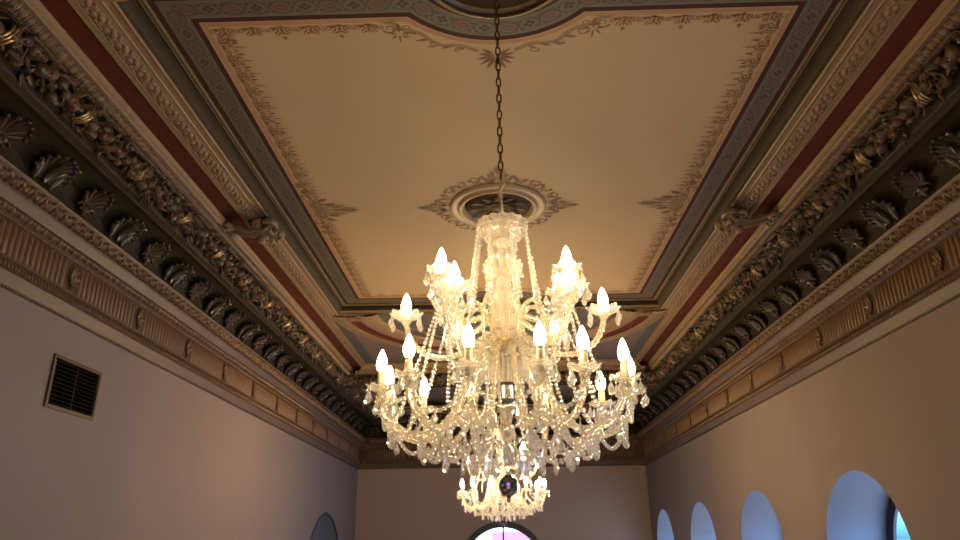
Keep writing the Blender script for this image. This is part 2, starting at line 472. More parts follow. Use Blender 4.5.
# ---- fruit garland segments
GP = 0.2355     # pitch of the ribbons
def chan_loc(v, a, n):
    """v 0..1 across the garland channel, a along, n standing off -> local metres"""
    A = np.array((0.8535, 0.790)); B = np.array((0.8135, 0.834)); d = B - A
    nn = np.array([-d[1], d[0]]) / math.hypot(*d)
    if nn[1] > 0: nn = -nn
    X, z = A + d * v + nn * n
    return np.array(((1 - X) * W, a * W, z * W))
CH_V = (chan_loc(1, 0, 0) - chan_loc(0, 0, 0)); CH_V = CH_V / np.linalg.norm(CH_V)
CH_N = (chan_loc(.5, 0, 1) - chan_loc(.5, 0, 0)); CH_N = CH_N / np.linalg.norm(CH_N)
CH_R = np.stack([np.array((0, 1, 0.)), CH_V, CH_N], 1)   # columns: along, across, out
def make_garland(seed):
    rnd = random.Random(seed); mb = MB()
    nf = 17
    for i in range(nf):      # fruits
        a = -GP/2 + GP * (i + 0.5) / nf + rnd.uniform(-.004, .004)
        v = 0.5 + rnd.uniform(-.34, .34)
        r = rnd.uniform(0.033, 0.058)
        hump = 0.012 * (1 - ((v - .5) / .55) ** 2)
        c = chan_loc(v, a, 0.004 + hump)
        mi = rnd.choice((0, 1, 1, 2, 3, 3))
        blob(mb, c, (r, r * rnd.uniform(.85, 1.1), r * .95), mi)
        if rnd.random() < .4:
            blob(mb, c + CH_N * r * .9, (r * .22,) * 3, 2, None, True)
    for i in range(72):      # leaves and ribbons between the fruits
        a = rnd.uniform(-GP/2, GP/2); v = 0.5 + rnd.uniform(-.5, .5)
        q, f = leaf_pts(rnd.uniform(.07, .13), rnd.uniform(.018, .032), .010, rnd.uniform(.01, .05))
        R = CH_R @ rotz(rnd.uniform(0, 2 * PI)) @ rotx(rnd.uniform(-.1, .5))
        mb.add(q @ R.T + chan_loc(v, a, 0.002 + 0.012 * (1 - ((v - .5) / .55) ** 2)), f, rnd.choice((0, 0, 1, 3)))
    for i in range(6):       # curling tendrils
        a = rnd.uniform(-GP/2.2, GP/2.2); v = rnd.uniform(.2, .8); ph = rnd.uniform(0, 6)
        path = [chan_loc(v, a, .018) + CH_R @ np.array((.035 * (1 - j/16) * math.cos(ph + j*.45), .035 * (1 - j/16) * math.sin(ph + j*.45), 0)) for j in range(12)]
        mb.tube(path, 0.007, 5, rnd.choice((0, 1)))
    return mb
def make_ribbon():
    mb = MB()
    for j in (-1, 0, 1):
        path = []
        for i in range(9):
            v = .12 + .76 * i / 8
            path.append(chan_loc(v, j * 0.0075 + (v - .5) * 0.012, 0.007 + 0.018 * (1 - ((v - .5) / .55) ** 2)))
        mb.tube(path, [0.006, .008, .009, .010, .010, .010, .009, .008, .006], 6, 0)
    return mb

# ---- frieze rosette (oval flower)
def make_rosette():
    mb = MB(); x0 = (1 - 0.9985) * W; zc = 0.585 * W
    mb.lathe([(0.088, 0), (0.088, 0.010), (0.074, 0.014), (0.070, 0.006)], 20, (0, 0, 0), 1)
    v = mb.v[-1]; mb.v[-1] = np.stack([x0 + v[:, 2], v[:, 0] * 0.98, zc + v[:, 1] * 1.55], 1)
    for k in range(8):
        a = 2 * PI * k / 8
        q, f = leaf_pts(0.066, 0.024, 0.012, 0.026)
        q = q @ rotz(a).T
        mb.add(np.stack([x0 + 0.012 + q[:, 2], q[:, 0] * 1.12, zc + q[:, 1] * 1.65], 1), f, 0)
    blob(mb, (x0 + .025, 0, zc), (.016, .018, .022), 0)
    blob(mb, (x0 + .018, 0, zc - .095), (.016, .02, .02), 0)
    blob(mb, (x0 + .018, 0, zc + .095), (.014, .02, .018), 0)
    return mb

PROTO = {}
def proto(key, mk, name, mats):
    def get(parent, loc, rz):
        if key not in PROTO:
            PROTO[key] = mk().build(name, mats, parent, True)
            o = PROTO[key]; o.location = loc; o.rotation_euler = (0, 0, rz); return o
        return inst(PROTO[key], name, parent, loc, rz)
    return get
P_PALM = proto('p', lambda: PALM, 'palmette_bracket', ['acanthus_brown', 'gilt'])
P_ACAN = proto('a', lambda: ACAN, 'acanthus_bracket', ['acanthus_olive', 'gilt'])
GM = ['garland_leaf', 'garland_brown', 'garland_red', 'garland_ochre']
P_GAR = [proto('g%d' % i, (lambda i=i: make_garland(11 + i)), 'fruit_garland', GM) for i in range(3)]
P_RIB = proto('r', make_ribbon, 'gilt_ribbon', ['gilt'])
P_ROS = proto('ro', make_rosette, 'frieze_rosette', ['bronze_relief', 'frieze_ground'])

def cornice(name, side, label):
    root = empty(name, (0, 0, 0), label, 'cornice', None, 'structure')
    ml = []
    for p in PROF:
        if p[2] not in ml: ml.append(p[2])
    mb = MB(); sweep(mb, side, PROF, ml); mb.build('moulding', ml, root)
    def bd(part, A, B, T, pitch, m, smooth=True, phase=0.0, skip=None):
        X = (A[0] + B[0]) / 2
        s0 = (0.62 if side != 'far' else -X) + pitch * .6
        s1 = s_end(side, X) - pitch * .6
        b = MB(); band(b, side, A, B, T[0], T[1], pitch, s0, s1, 0, 1.0, phase, skip)
        return b.build(part, [m], root, smooth)
    ros0 = 1.50 if side != 'far' else 0.0
    def near_ros(s):
        q = (s - ros0) / 0.32; return abs(q - round(q)) * 0.32 < 0.028
    bd('bead_row', (0.992, 0.490), (0.992, 0.4965), T_BEAD, 0.0105, 'bronze_relief')
    bd('lower_leaf_band', (0.980, 0.5245), (0.983, 0.544), T_DENT, 0.0110, 'bronze_relief')
    bd('fluting', (0.990, 0.549), (0.990, 0.6225), T_REED, 0.0178, 'frieze_brown', True, 0.0, near_ros)
    bd('pearl_row', (0.983, 0.6225), (0.981, 0.630), T_BEAD, 0.0078, 'tan_relief')
    bd('egg_and_dart', (0.979, 0.629), (0.957, 0.640), T_EGG, 0.027, 'bronze_relief')
    bd('leaf_and_tongue', (0.9385, 0.6575), (0.926, 0.687), T_LEAF, 0.036, 'bronze_relief')
    bd('upper_tongue_row', (0.7965, 0.828), (0.776, 0.8455), T_TONG, 0.0187, 'tan_relief')
    # carved pieces
    if side != 'far':
        n = 13
        for k in range(n):
            P_PALM(root, wall_loc(side, 1.12 + 0.30 * k), wall_rot(side))
            P_ACAN(root, wall_loc(side, 0.97 + 0.30 * k), wall_rot(side))
        for k in range(-1, 11): P_ROS(root, wall_loc(side, 1.50 + 0.32 * k), wall_rot(side))
        k = 0; s = 0.926 - GP / 2
        while s < YF - 0.17 - GP / 2:
            P_GAR[k % 3](root, wall_loc(side, s), wall_rot(side))
            P_RIB(root, wall_loc(side, s + GP / 2), wall_rot(side))
            k += 1; s += GP
    else:
        for k in range(-2, 4):
            P_PALM(root, wall_loc(side, -0.15 + 0.30 * k), wall_rot(side))
            P_ACAN(root, wall_loc(side, 0.30 * k - 0.30), wall_rot(side))
        for k in range(-2, 3): P_ROS(root, wall_loc(side, 0.32 * k), wall_rot(side))
        for k in range(-3, 3):
            P_GAR[k % 3](root, wall_loc(side, GP * (k + .5)), wall_rot(side))
            P_RIB(root, wall_loc(side, GP * (k + .5) + GP / 2), wall_rot(side))
    return root

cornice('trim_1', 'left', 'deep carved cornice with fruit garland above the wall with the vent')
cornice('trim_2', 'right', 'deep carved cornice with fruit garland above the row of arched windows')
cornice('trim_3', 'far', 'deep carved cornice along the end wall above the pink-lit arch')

# ------------------------------------------------------------------ ceiling
ceil = empty('ceiling', (0, 0, 0), 'painted ceiling with cream panel, patterned border and plaster rose', 'ceiling', None, 'structure')
YN, YP = 1.0288, 2.6043           # panel near and far edges
CN, CF, RB = 0.88, 2.76, 0.22   # medallion centres and bulge radius
YM = (YN + YP) / 2
HX = 0.5515
def outline(t, N=28):
    hx = HX + t; r = RB - t
    pts = []
    dy = (YN - t) - CN; ch = math.sqrt(max(r*r - dy*dy, 1e-6)); a0 = math.atan2(dy, -ch); a1 = math.atan2(dy, ch)
    pts.append((-hx, YN - t))
    for i in range(N + 1):
        a = a0 + (a1 - a0) * i / N
        pts.append((r * math.cos(a), CN + r * math.sin(a)))
    pts.append((hx, YN - t)); pts.append((hx, YP + t))
    for i in range(N + 1):
        a = a1 + (a0 - a1) * i / N
        pts.append((r * math.cos(a), CF - r * math.sin(a)))
    pts.append((-hx, YP + t))
    return pts
def pts3(pts, z): return [(x * W, y * W, Z(z)) for x, y in pts]
def poly(mb, pts, z, mi=0):
    P = pts3(pts, z)
    tris = tessellate_polygon([[Vector(p) for p in P]])
    mb.add(P, [tuple(t) for t in tris], mi)
def oband(name, levels, parent, mats):
    """levels: list of (t, z, material index)"""
    mb = MB()
    for (t0, z0, m), (t1, z1, _) in zip(levels[:-1], levels[1:]):
        mb.strip(pts3(outline(t0), z0), pts3(outline(t1), z1), m, True)
    return mb.build(name, mats, parent)
# upper slab closing the hall
mb = MB(); mb.box((-1.3 * W, (YB - .1) * W, Z(0.9085)), (1.3 * W, (YF + .2) * W, Z(0.96)), 0)
mb.build('ceiling_slab', ['bay_tan'], ceil)
mb = MB(); poly(mb, outline(-0.0125), H, 0); mb.build('painted_panel', ['panel_paint'], ceil)
oband('orange_edging', [(-0.0125, H, 0), (-0.003, H, 1), (0.0, H, 0)], ceil, ['panel_orange', 'panel_pink'])
oband('maroon_line', [(0, H, 0), (0.0113, H, 0)], ceil, ['maroon'])
BORD = oband('patterned_border', [(0.0113, H, 0), (0.057, H, 0)], ceil, ['border_green'])
oband('outer_maroon_line', [(0.057, H, 0), (0.0695, H, 0)], ceil, ['maroon'])
oband('gilt_fillet', [(0.0695, H, 0), (0.0715, H - .004, 0), (0.0740, H - .004, 1), (0.0765, H - .001, 1), (0.0785, H - .003, 0), (0.0815, H - .003, 1), (0.085, H, 2), (0.0885, H, 2)], ceil, ['gold_strip', 'olive_moulding', 'dark_line'])
om = oband('olive_moulding', [(0.0885, H, 0), (0.0895, H - .012, 0), (0.093, H - .020, 1), (0.0985, H - .026, 1), (0.1005, H - .034, 1)], ceil, ['olive_moulding', 'tan'])
for i, p in enumerate(om.data.polygons):      # the tan lower edge shows at the two short ends only
    if i % 62 in (30, 61): p.material_index = 0

# tan frame with foliage outside the olive moulding: sides plus short returns
FR = [(0.1000, 0.871, 0), (0.104, 0.8685, 0), (0.110, 0.8715, 0), (0.121, 0.8725, 0), (0.1235, 0.8695, 1), (0.127, 0.8715, 1), (0.1275, 0.868, 1),
      (0.136, 0.8645, 1), (0.150, 0.863, 1), (0.159, 0.864, 1), (0.1605, 0.861, 0), (0.1645, 0.861, 0), (0.1650, 0.872, 0)]
def upath(t, sg):
    hx = HX + t
    return [(sg * 0.55, YP + t), (sg * hx, YP + t), (sg * hx, YN - t), (sg * 0.55, YN - t)]
mb = MB()
for sg in (-1, 1):
    for (t0, z0, m), (t1, z1, _) in zip(FR[:-1], FR[1:]):
        mb.strip(pts3(upath(t0, sg), z0), pts3(upath(t1, sg), z1), m)
    for yy in (YP, YN):      # block ends of the returns
        d = 1 if yy == YP else -1
        pr = [(sg * 0.55 * W, (yy + d * t) * W, Z(z)) for t, z, _ in FR]
        pr += [(sg * 0.55 * W, (yy + d * FR[-1][0]) * W, Z(.9)), (sg * 0.55 * W, (yy + d * FR[0][0]) * W, Z(.9))]
        mb.add(pr, [tuple(range(len(pr)))], 0)
mb.build('tan_frame', ['tan', 'relief_ground'], ceil)
mb = MB()
for side in ('left', 'right'):
    band(mb, side, (0.7025, 0.8640), (0.6725, 0.8660), T_FOL[0], T_FOL[1], 0.042, YN - 0.13, YP + .13, 0)
def endband(mb, y, d, T, pitch):
    tv, tf = T
    for sg in (-1, 1):
        for k in range(3):
            x = sg * (0.575 + pitch * k)
            P = np.stack([(x + tv[:, 0] * pitch) * W, (y + d * (0.129 + 0.030 * tv[:, 1])) * W, EYE + (0.8645 - tv[:, 2]) * W], 1)
            mb.add(P, tf, 0)
endband(mb, YP, 1, T_FOL, 0.042); endband(mb, YN, -1, T_FOL, 0.042)
mb.build('foliage_relief', ['tan_relief'], ceil, True)

# scroll cartouches on the frame, half way along the panel
def make_cartouche():
    mb = MB()
    # local: x = towards the wall, y along, z up (0 = underside of moulding)
    def spiral(cx, cy, r, turns, ph, sgn, rad, z=-0.03):
        path = []
        n = 18
        for i in range(n):
            q = i / (n - 1)
            rr = r * (1 - .78 * q); a = ph + sgn * q * turns * 2 * PI
            path.append((cx + rr * math.cos(a), cy + rr * math.sin(a), z - .03 * q))
        mb.tube(path, [rad * (1 - .35 * i / n) for i in range(n)], 7, 0)
    for sg in (-1, 1):
        spiral(-0.17, sg * 0.085, 0.065, 1.4, 0.4 * sg, sg, 0.024)
        spiral(-0.05, sg * 0.10, 0.05, 1.3, 2.5, -sg, 0.020)
        spiral(0.24, sg * 0.055, 0.045, 1.3, 0.8, sg, 0.020)
    mb.tube([(-.20, 0, -.02), (-.1, 0, -.06), (.02, 0, -.075), (.14, 0, -.06), (.26, 0, -.03)], [.040, .046, .034, .024, .018], 8, 0)
    for sg in (-1, 1):
        mb.tube([(-.20, sg * .03, -.03), (-.08, sg * .06, -.06), (.05, sg * .045, -.07), (.16, sg * .055, -.05), (.27, sg * .08, -.02)], [.016, .018, .015, .014, .011], 7, 0)
    for a in (-95, -66, -38, -12, 12, 38, 66, 95):
        q, f = leaf_pts(.115, .024, .018, .05)
        q = q @ rotz(math.radians(90 + a)).T
        q[:, 2] *= -1
        mb.add(q + np.array((-.13, 0, -.035)), f, 0)
        blob(mb, (-.13 - .108 * math.cos(math.radians(a)), -.108 * math.sin(math.radians(a)), -.088), (.018, .018, .016), 0)
    for a in (-50, 0, 50):
        q, f = leaf_pts(.075, .022, .018, .05)
        q = q @ rotz(math.radians(90 + a)).T
        q[:, 2] *= -1
        mb.add(q + np.array((-.10, 0, -.065)), f, 0)
    for sg in (-1, 1):
        q, f = leaf_pts(.17, .03, .014, .05); q[:, 2] *= -1
        q = q @ rotz(-PI / 2 + sg * .35).T
        mb.add(q + np.array((.12, sg * .02, -.03)), f, 0)
    blob(mb, (-.06, 0, -.12), (.04, .04, .03), 0)
    mb.v = [q * np.array((1.15, 1.4, 1.5)) for q in mb.v]
    return mb
c0 = make_cartouche().build('scroll_cartouche', ['tan_relief'], ceil, True)
c0.location = (0.696 * W, YM * W, Z(0.862))
inst(c0, 'scroll_cartouche', ceil, (-0.696 * W, YM * W, Z(0.862)), PI)

# apses with the chandelier medallions beyond both ends of the panel
def arc(r, cy, d, N=40, x0=None):
    return [(r * math.cos(PI * i / N), cy + d * r * math.sin(PI * i / N)) for i in range(N + 1)]
for cy, d in ((YP + 0.106, 1), (YN - 0.106, -1)):
    mb = MB()
    lv = [(0.42, .874, 0), (0.425, .870, 1), (0.437, .870, 1), (0.441, .874, 0), (0.497, .874, 2), (0.50, .868, 2), (0.515, .864, 2), (0.54, .862, 2), (0.562, .863, 2), (0.578, .866, 2), (0.585, .869, 3),
          (0.620, .869, 3), (0.622, .862, 2), (0.640, .861, 2), (0.662, .863, 2), (0.684, .867, 2), (0.690, .872, 2)]
    mc = CF if d > 0 else CN
    dy = (cy - mc) * d; al = math.asin(dy / 0.139)
    inner = [(0.139 * math.cos(al + (PI - 2 * al) * i / 40), mc + d * 0.139 * math.sin(al + (PI - 2 * al) * i / 40)) for i in range(41)]
    mb.strip(pts3(inner, .874), pts3(arc(0.42, cy, d), .874), 0)
    for (r0, z0, m), (r1, z1, _) in zip(lv[:-1], lv[1:]):
        mb.strip(pts3(arc(r0, cy, d), z0), pts3(arc(r1, cy, d), z1), m)
    mb.build('curved_apse_moulding', ['bay_grey', 'gold_strip', 'tan', 'red_band'], ceil)
    # field of the bay
    mb = MB()
    y0, y1 = (cy, 3.56) if d > 0 else (cy - 0.84, cy)
    far_y, near_y = (y1, y0) if d > 0 else (y0, y1)
    poly(mb, [(.712, near_y), (.712, far_y), (-.712, far_y), (-.712, near_y)] + arc(0.688, cy, d)[::-1], 0.8725)
    ins = 0.055
    for (xa, ya, xb, yb) in ((-.70, y0, -.70 + ins, y1), (.70 - ins, y0, .70, y1)):
        mb.add(pts3([(xa, ya), (xb, ya), (xb, yb), (xa, yb)], 0.8718), [(0, 1, 2, 3)], 1)
    ya, yb = (y1 - ins, y1) if d > 0 else (y0, y0 + ins)
    mb.add(pts3([(-.7, ya), (.7, ya), (.7, yb), (-.7, yb)], 0.8715), [(0, 1, 2, 3)], 1)
    for sg in (-1, 1):   # narrow tan strip along the red band
        mb.box((min(sg*.692, sg*.711) * W, y0 * W, Z(.862)), (max(sg*.692, sg*.711) * W, y1 * W, Z(.875)), 2)
    mb.build('bay_field', ['bay_mauve', 'bay_grey', 'tan'], ceil)
    # medallion ring
    mc = CF if d > 0 else CN
    mb = MB()
    mb.lathe([(0.115 * W, Z(.900)), (0.122 * W, Z(.886)), (0.130 * W, Z(.880)), (0.1385 * W, Z(.884)), (0.1385 * W, Z(.8995))], 48, (0, mc * W, 0), 0)
    mb.lathe([(0.02 * W, Z(.895)), (0.05 * W, Z(.899)), (0.09 * W, Z(.895)), (0.114 * W, Z(.886)), (0.116 * W, Z(.9015))], 48, (0, mc * W, 0), 1)
    mb.lathe([(0.018 * W, Z(.884)), (0.028 * W, Z(.888)), (0.03 * W, Z(.896))], 24, (0, mc * W, 0), 0)
    mb.build('chandelier_medallion', ['gold_strip', 'olive_moulding'], ceil, True)

# painted stencil work -------------------------------------------------
def pb_leaf(mb, x, y, ang, L, w, mi, z):
    n = 5; pts = []
    c, s = math.cos(ang), math.sin(ang)
    up = []; dn = []
    for i in range(n + 1):
        q = i / n; ww = w * math.sin(PI * (q ** .8)) / 2
        up.append((q * L, ww)); dn.append((q * L, -ww))
    pl = up + dn[-2:0:-1]
    P = [((x + a * c - b * s) * W, (y + a * s + b * c) * W, z) for a, b in pl]
    mb.add(P, [tuple(range(len(P)))], mi)
def pb_ribbon(mb, pts, w, mi, z, taper=True):
    n = len(pts); a = []; b = []
    for i in range(n):
        x0, y0 = pts[max(i-1, 0)]; x1, y1 = pts[min(i+1, n-1)]
        dx, dy = x1 - x0, y1 - y0; L = math.hypot(dx, dy) or 1
        ww = w / 2 * (1 - .7 * i / n if taper else 1)
        x, y = pts[i]
        a.append(((x - dy / L * ww) * W, (y + dx / L * ww) * W, z)); b.append(((x + dy / L * ww) * W, (y - dx / L * ww) * W, z))
    mb.strip(a, b, mi)
def pb_spiral(mb, x, y, r, ph, sgn, turns, w, mi, z):
    pts = []
    for i in range(14):
        q = i / 13; rr = r * (1 - .75 * q); a = ph + sgn * turns * 2 * PI * q
        pts.append((x + rr * math.cos(a), y + rr * math.sin(a)))
    pb_ribbon(mb, pts, w, mi, z)
ZP = Z(H) - 0.0025
sten = MB()
def frame(ox, oy, ang):
    c, s = math.cos(ang), math.sin(ang)
    return lambda u, v: (ox + u * c - v * s, oy + u * s + v * c)
def motif(ox, oy, ang, k, m1=0, m2=1):
    """ang: direction along the edge; inward normal is ang+90"""
    F0 = frame(ox, oy, ang); F = lambda u, v: F0(u * 1.32, v * 1.25)
    def leaf(u, v, a, L, w, mi): 
        L *= 1.3; w *= 1.35; x, y = F(u, v); pb_leaf(sten, x, y, ang + a, L, w, mi, ZP)
    def spi(u, v, r, ph, sg, t, w, mi):
        r *= 1.25; w *= 1.25; x, y = F(u, v); pb_spiral(sten, x, y, r, ang + ph, sg, t, w, mi, ZP)
    for sg in (-1, 1):
        spi(sg * .0105, .0100, .0070, PI/2, sg, .95, .0026, m1)
        leaf(sg * .004, .0030, PI/2 + sg * 1.15, .013, .0042, m2)
        leaf(sg * .0165, .0060, PI/2 - sg * .5, .010, .0036, m2)
        leaf(sg * .002, .0165, PI/2 - sg * .75, .0090, .0034, m1)
    leaf(0, .0060, PI/2, .016, .0046, m1)
    if k % 2 == 0:
        leaf(0, .0240, PI/2, .011, .0040, m1)
        for sg in (-1, 1): leaf(0, .0260, PI/2 + sg * .9, .0065, .0026, m2)
def run(x0, y0, x1, y1, pitch=0.052):
    L = math.hypot(x1 - x0, y1 - y0); n = max(1, round(L / pitch)); ang = math.atan2(y1 - y0, x1 - x0)
    for k in range(n):
        q = (k + .5) / n
        motif(x0 + (x1 - x0) * q, y0 + (y1 - y0) * q, ang, k)
    F = frame(x0, y0, ang); pts = []
    m = n * 12
    for j in range(m + 1):
        pts.append(F(L * j / m, .0125 + .0062 * math.cos(2 * PI * j / 12)))
    pb_ribbon(sten, pts, .0030, 1, ZP + .0006, False)
    for j in range(n * 2):
        u = L * (j + .5) / (2 * n)
        for sg in (-1, 1):
            x, y = F(u + sg * .002, .0125); pb_leaf(sten, x, y, ang + PI / 2 + sg * (1.0 if j % 2 else 2.0), .013, .0045, 1 if j % 2 else 0, ZP + .0003)
        x, y = F(u, .020); pb_leaf(sten, x, y, ang + PI / 2, .010, .004, 1, ZP + .0003)
ins = 0.011
chn = math.sqrt(RB**2 - (YN - CN)**2)
hx = HX - ins
run(-hx, YN + ins, -chn - .05, YN + ins); run(chn + .05, YN + ins, hx, YN + ins)
run(hx, YN + ins + .02, hx, YP - ins - .02); run(-hx, YP - ins - .02, -hx, YN + ins + .02)
run(hx, YP - ins, chn + .05, YP - ins); run(-chn - .05, YP - ins, -hx, YP - ins)
def side_leaves(x, d):   # feathery leaves pointing into the panel along the long sides
    y = YN + .05; k = 0
    while y < YP - .04:
        pb_leaf(sten, x + d * .028, y, (0 if d > 0 else PI), .018 + .012 * (k % 2), .0055, k % 2, ZP)
        pb_leaf(sten, x + d * .026, y + .006, (0 if d > 0 else PI) + .5, .012, .004, 1, ZP)
        pb_leaf(sten, x + d * .026, y - .006, (0 if d > 0 else PI) - .5, .012, .004, 1, ZP)
        y += .0205; k += 1
side_leaves(-hx, 1); side_leaves(hx, -1)
def palm(x, y, ang, size, mi=0, n=9, spread=1.9):
    for i in range(n):
        a = -spread + 2 * spread * i / (n - 1)
        r = size * (1 - .35 * abs(a) / spread)
        pb_leaf(sten, x + .22 * size * math.cos(ang + a), y + .22 * size * math.sin(ang + a), ang + a, r, size * .2, mi, ZP - .0006)
def cluster(x, y, ang, size):
    palm(x, y, ang, size * .55, 2, 9, 1.5)
    F = frame(x, y, ang)
    for sg in (-1, 1):
        for (u, v, r, ph, t) in ((.15, .35, .16, -1.2, .9), (.55, .22, .12, -1.0, .9), (-.05, .75, .16, -.4, .9), (.05, 1.1, .12, 0, .8)):
            px, py = F(u * size, sg * v * size)
            pb_spiral(sten, px, py, r * size, ang + sg * ph, sg, t, size * .085, 0, ZP - .0003)
        for (u, v, a, L) in ((.5, .12, .35, .5), (.25, .5, .6, .35), (.0, .95, 1.2, .4), (-.05, 1.3, 1.4, .3), (.75, .05, .1, .5), (.35, .3, .2, .4)):
            px, py = F(u * size, sg * v * size)
            pb_leaf(sten, px, py, ang + sg * a, L * size, size * .17, 0 if L < .42 else 2, ZP - .0009)
    for i in range(3):
        px, py = F((.55 + .22 * i) * size, 0); pb_leaf(sten, px, py, ang, .34 * size, .10 * size, 0, ZP - .0012)
cluster(-hx + .004, YM, 0, .105); cluster(hx - .004, YM, PI, .105)
# double scrolls either side of the medallion bulges and the spray on the bulge
for (yy, d) in ((YN, 1), (YP, -1)):
    cc = CN if d > 0 else CF
    an = PI / 2 * d
    for sg in (-1, 1):
        x = sg * (chn + .022); y = yy + d * .03
        for s2 in (-1, 1):
            pb_spiral(sten, x + s2 * .017, y, .0135, an + s2 * d * -1.2, s2 * d, 1.1, .0045, 0, ZP)
        pb_leaf(sten, x, y - d * .016, an, .03, .008, 0, ZP - .0004); palm(x, y + d * .014, an, .022, 0, 5, 1.6)
        # acanthus trails following the bulge
        pts = []
        for i in range(16):
            a = math.radians(90 - sg * (52 - 44 * i / 15)) 
            r = RB + .028 + .006 * math.sin(i * .9)
            pts.append((r * math.cos(a), cc + d * r * math.sin(a)))
        pb_ribbon(sten, pts, .010, 1, ZP - .0002, False)
        for i in range(1, 15, 2):
            px, py = pts[i]
            aa = math.atan2(d * 1.0, -sg * .9)
            pb_leaf(sten, px, py, math.atan2(py - cc, px) - sg * d * .9, .028, .007, (0, 2)[i % 4 == 1], ZP - .0005)
            if i % 4 == 3: pb_spiral(sten, px + .012 * math.cos(aa), py + .016 * d, .011, 0, sg, .9, .003, 0, ZP - .0007)
    palm(0, cc + d * (RB + .045), an, .040, 0, 11, 2.2)
    palm(0, cc + d * (RB + .045), an, .022, 2, 7, 1.6)
# painted sprays round the ceiling rose
for k in range(4):
    a = k * PI / 2
    cluster(.148 * math.cos(a), YM + .148 * math.sin(a), a, .066)
for k in range(24):
    a = 2 * PI * (k + .5) / 24
    x, y = .150 * math.cos(a), YM + .150 * math.sin(a)
    pb_spiral(sten, x, y, .015, a, (-1) ** k, 1.0, .006, 2, ZP)
    pb_leaf(sten, x, y, a + .7 * (-1) ** k, .044, .011, 0, ZP - .0004)
    pb_spiral(sten, x * 1.1, YM + (y - YM) * 1.12, .016, a + 1, -(-1) ** k, .9, .006, 0, ZP - .0005)
    pb_leaf(sten, x * .98, y, a - .6 * (-1) ** k, .026, .008, 2, ZP - .0006)
sten.build('stencilled_scrollwork', ['stencil_brown', 'stencil_soft', 'stencil_green'], ceil)

# chain pattern on the grey green border
bp = MB()
ZB = Z(H) - 0.002
def ring2(mb, F, u, v, ru, rv, w, mi, z, n=18):
    a = []; b = []
    for i in range(n):
        t = 2 * PI * i / n
        x, y = F(u + ru * math.cos(t), v + rv * math.sin(t)); a.append((x * W, y * W, z))
        x, y = F(u + (ru - w) * math.cos(t), v + (rv - w) * math.sin(t)); b.append((x * W, y * W, z))
    mb.strip(a, b, mi, True)
def disc2(mb, F, u, v, ru, rv, mi, z, n=14):
    P = []
    for i in range(n):
        t = 2 * PI * i / n
        x, y = F(u + ru * math.cos(t), v + rv * math.sin(t)); P.append((x * W, y * W, z))
    mb.add(P, [tuple(range(n))], mi)
def bmotif(x, y, ang, k):
    F = frame(x, y, ang)
    if k % 2 == 0:
        disc2(bp, F, 0, 0, .0180, .0130, 1, ZB)
        ring2(bp, F, 0, 0, .0213, .0162, .0019, 0, ZB - .0004)
        ring2(bp, F, 0, 0, .0090, .0060, .0014, 0, ZB - .0004)
    else:
        ring2(bp, F, 0, 0, .0213, .0162, .0017, 0, ZB - .0004)
        for a in range(4):
            aa = a * PI / 2; disc2(bp, F, .0068 * math.cos(aa), .0058 * math.sin(aa), .0046, .0040, 0, ZB - .0004, 8)
        disc2(bp, F, 0, 0, .0022, .0022, 1, ZB - .0008, 8)
    for sg in (-1, 1):
        for s2 in (-1, 1):
            x1, y1 = F(sg * .0200, s2 * .0125)
            pb_leaf(bp, x1, y1, ang + (0 if sg < 0 else PI) + s2 * sg * 0.5, .010, .0035, 0, ZB)
def brun(pts, pitch=.0425):
    seg = [math.hypot(pts[i+1][0] - pts[i][0], pts[i+1][1] - pts[i][1]) for i in range(len(pts) - 1)]
    L = sum(seg); n = round(L / pitch)
    for k in range(n):
        d = L * (k + .5) / n; i = 0
        while i < len(seg) - 1 and d > seg[i]: d -= seg[i]; i += 1
        q = d / seg[i]; a = pts[i]; b = pts[i+1]
        bmotif(a[0] + (b[0] - a[0]) * q, a[1] + (b[1] - a[1]) * q, math.atan2(b[1] - a[1], b[0] - a[0]), k)
mid = outline(0.0342)
N1 = 29
brun(mid[0:2]); brun(mid[1:N1 + 1]); brun(mid[N1:N1 + 2]); brun([mid[N1 + 1], mid[N1 + 2]])
brun([mid[N1 + 2], mid[N1 + 3]]); brun(mid[N1 + 3:N1 + 3 + N1]); brun([mid[N1 + 2 + N1], mid[-1]]); brun([mid[-1], mid[0]])
bp.build('border_pattern', ['border_line', 'border_red'], ceil)

# plaster rose in the middle of the panel
rose = MB()
rose.lathe([(.138, H), (.1385, H - .004), (.134, H - .010), (.127, H - .009), (.122, H - .006), (.114, H - .005), (.1135, H - .012), (.109, H - .015), (.103, H - .012), (.098, H - .004), (.095, H + .0005)], 64)
v = rose.v[-1]; rose.v[-1] = np.stack([v[:, 0] * W, (v[:, 1] + YM) * W, EYE + v[:, 2] * W], 1)
rose.f.pop(); rose.m.pop(); rose.f.pop(); rose.m.pop()
ro = rose.build('ceiling_rose', ['rose_tan'], ceil, True)
rl = MB()
rl.lathe([(.096, H - .001), (.05, H - .002), (.002, H - .002)], 40, (0, 0, 0), 0)
v = rl.v[-1]; rl.v[-1] = np.stack([v[:, 0] * W, (v[:, 1] + YM) * W, EYE + v[:, 2] * W], 1)
for k in range(12):
    a = 2 * PI * k / 12
    q, f = leaf_pts(.068 * W, .0145 * W, .012, .05); q[:, 2] *= -1
    q = q @ rotz(a).T
    o_ = np.array((.022 * W * -math.sin(a), (YM * W) + .022 * W * math.cos(a), Z(H) - .015))
    rl.add(q + o_, f, 1)
    q, f = leaf_pts(.040 * W, .010 * W, .012, .07); q[:, 2] *= -1
    q = q @ rotz(a + PI / 12).T
    rl.add(q + o_ + np.array((0, 0, -.012)), f, 1)
rl.lathe([(.001, -.05), (.012 * W, -.045), (.022 * W, -.03), (.026 * W, -.01)], 20, (0, YM * W, Z(H)), 1)
lv = rl.build('rose_leaves', ['rose_ground', 'rose_dark'], ro, True)

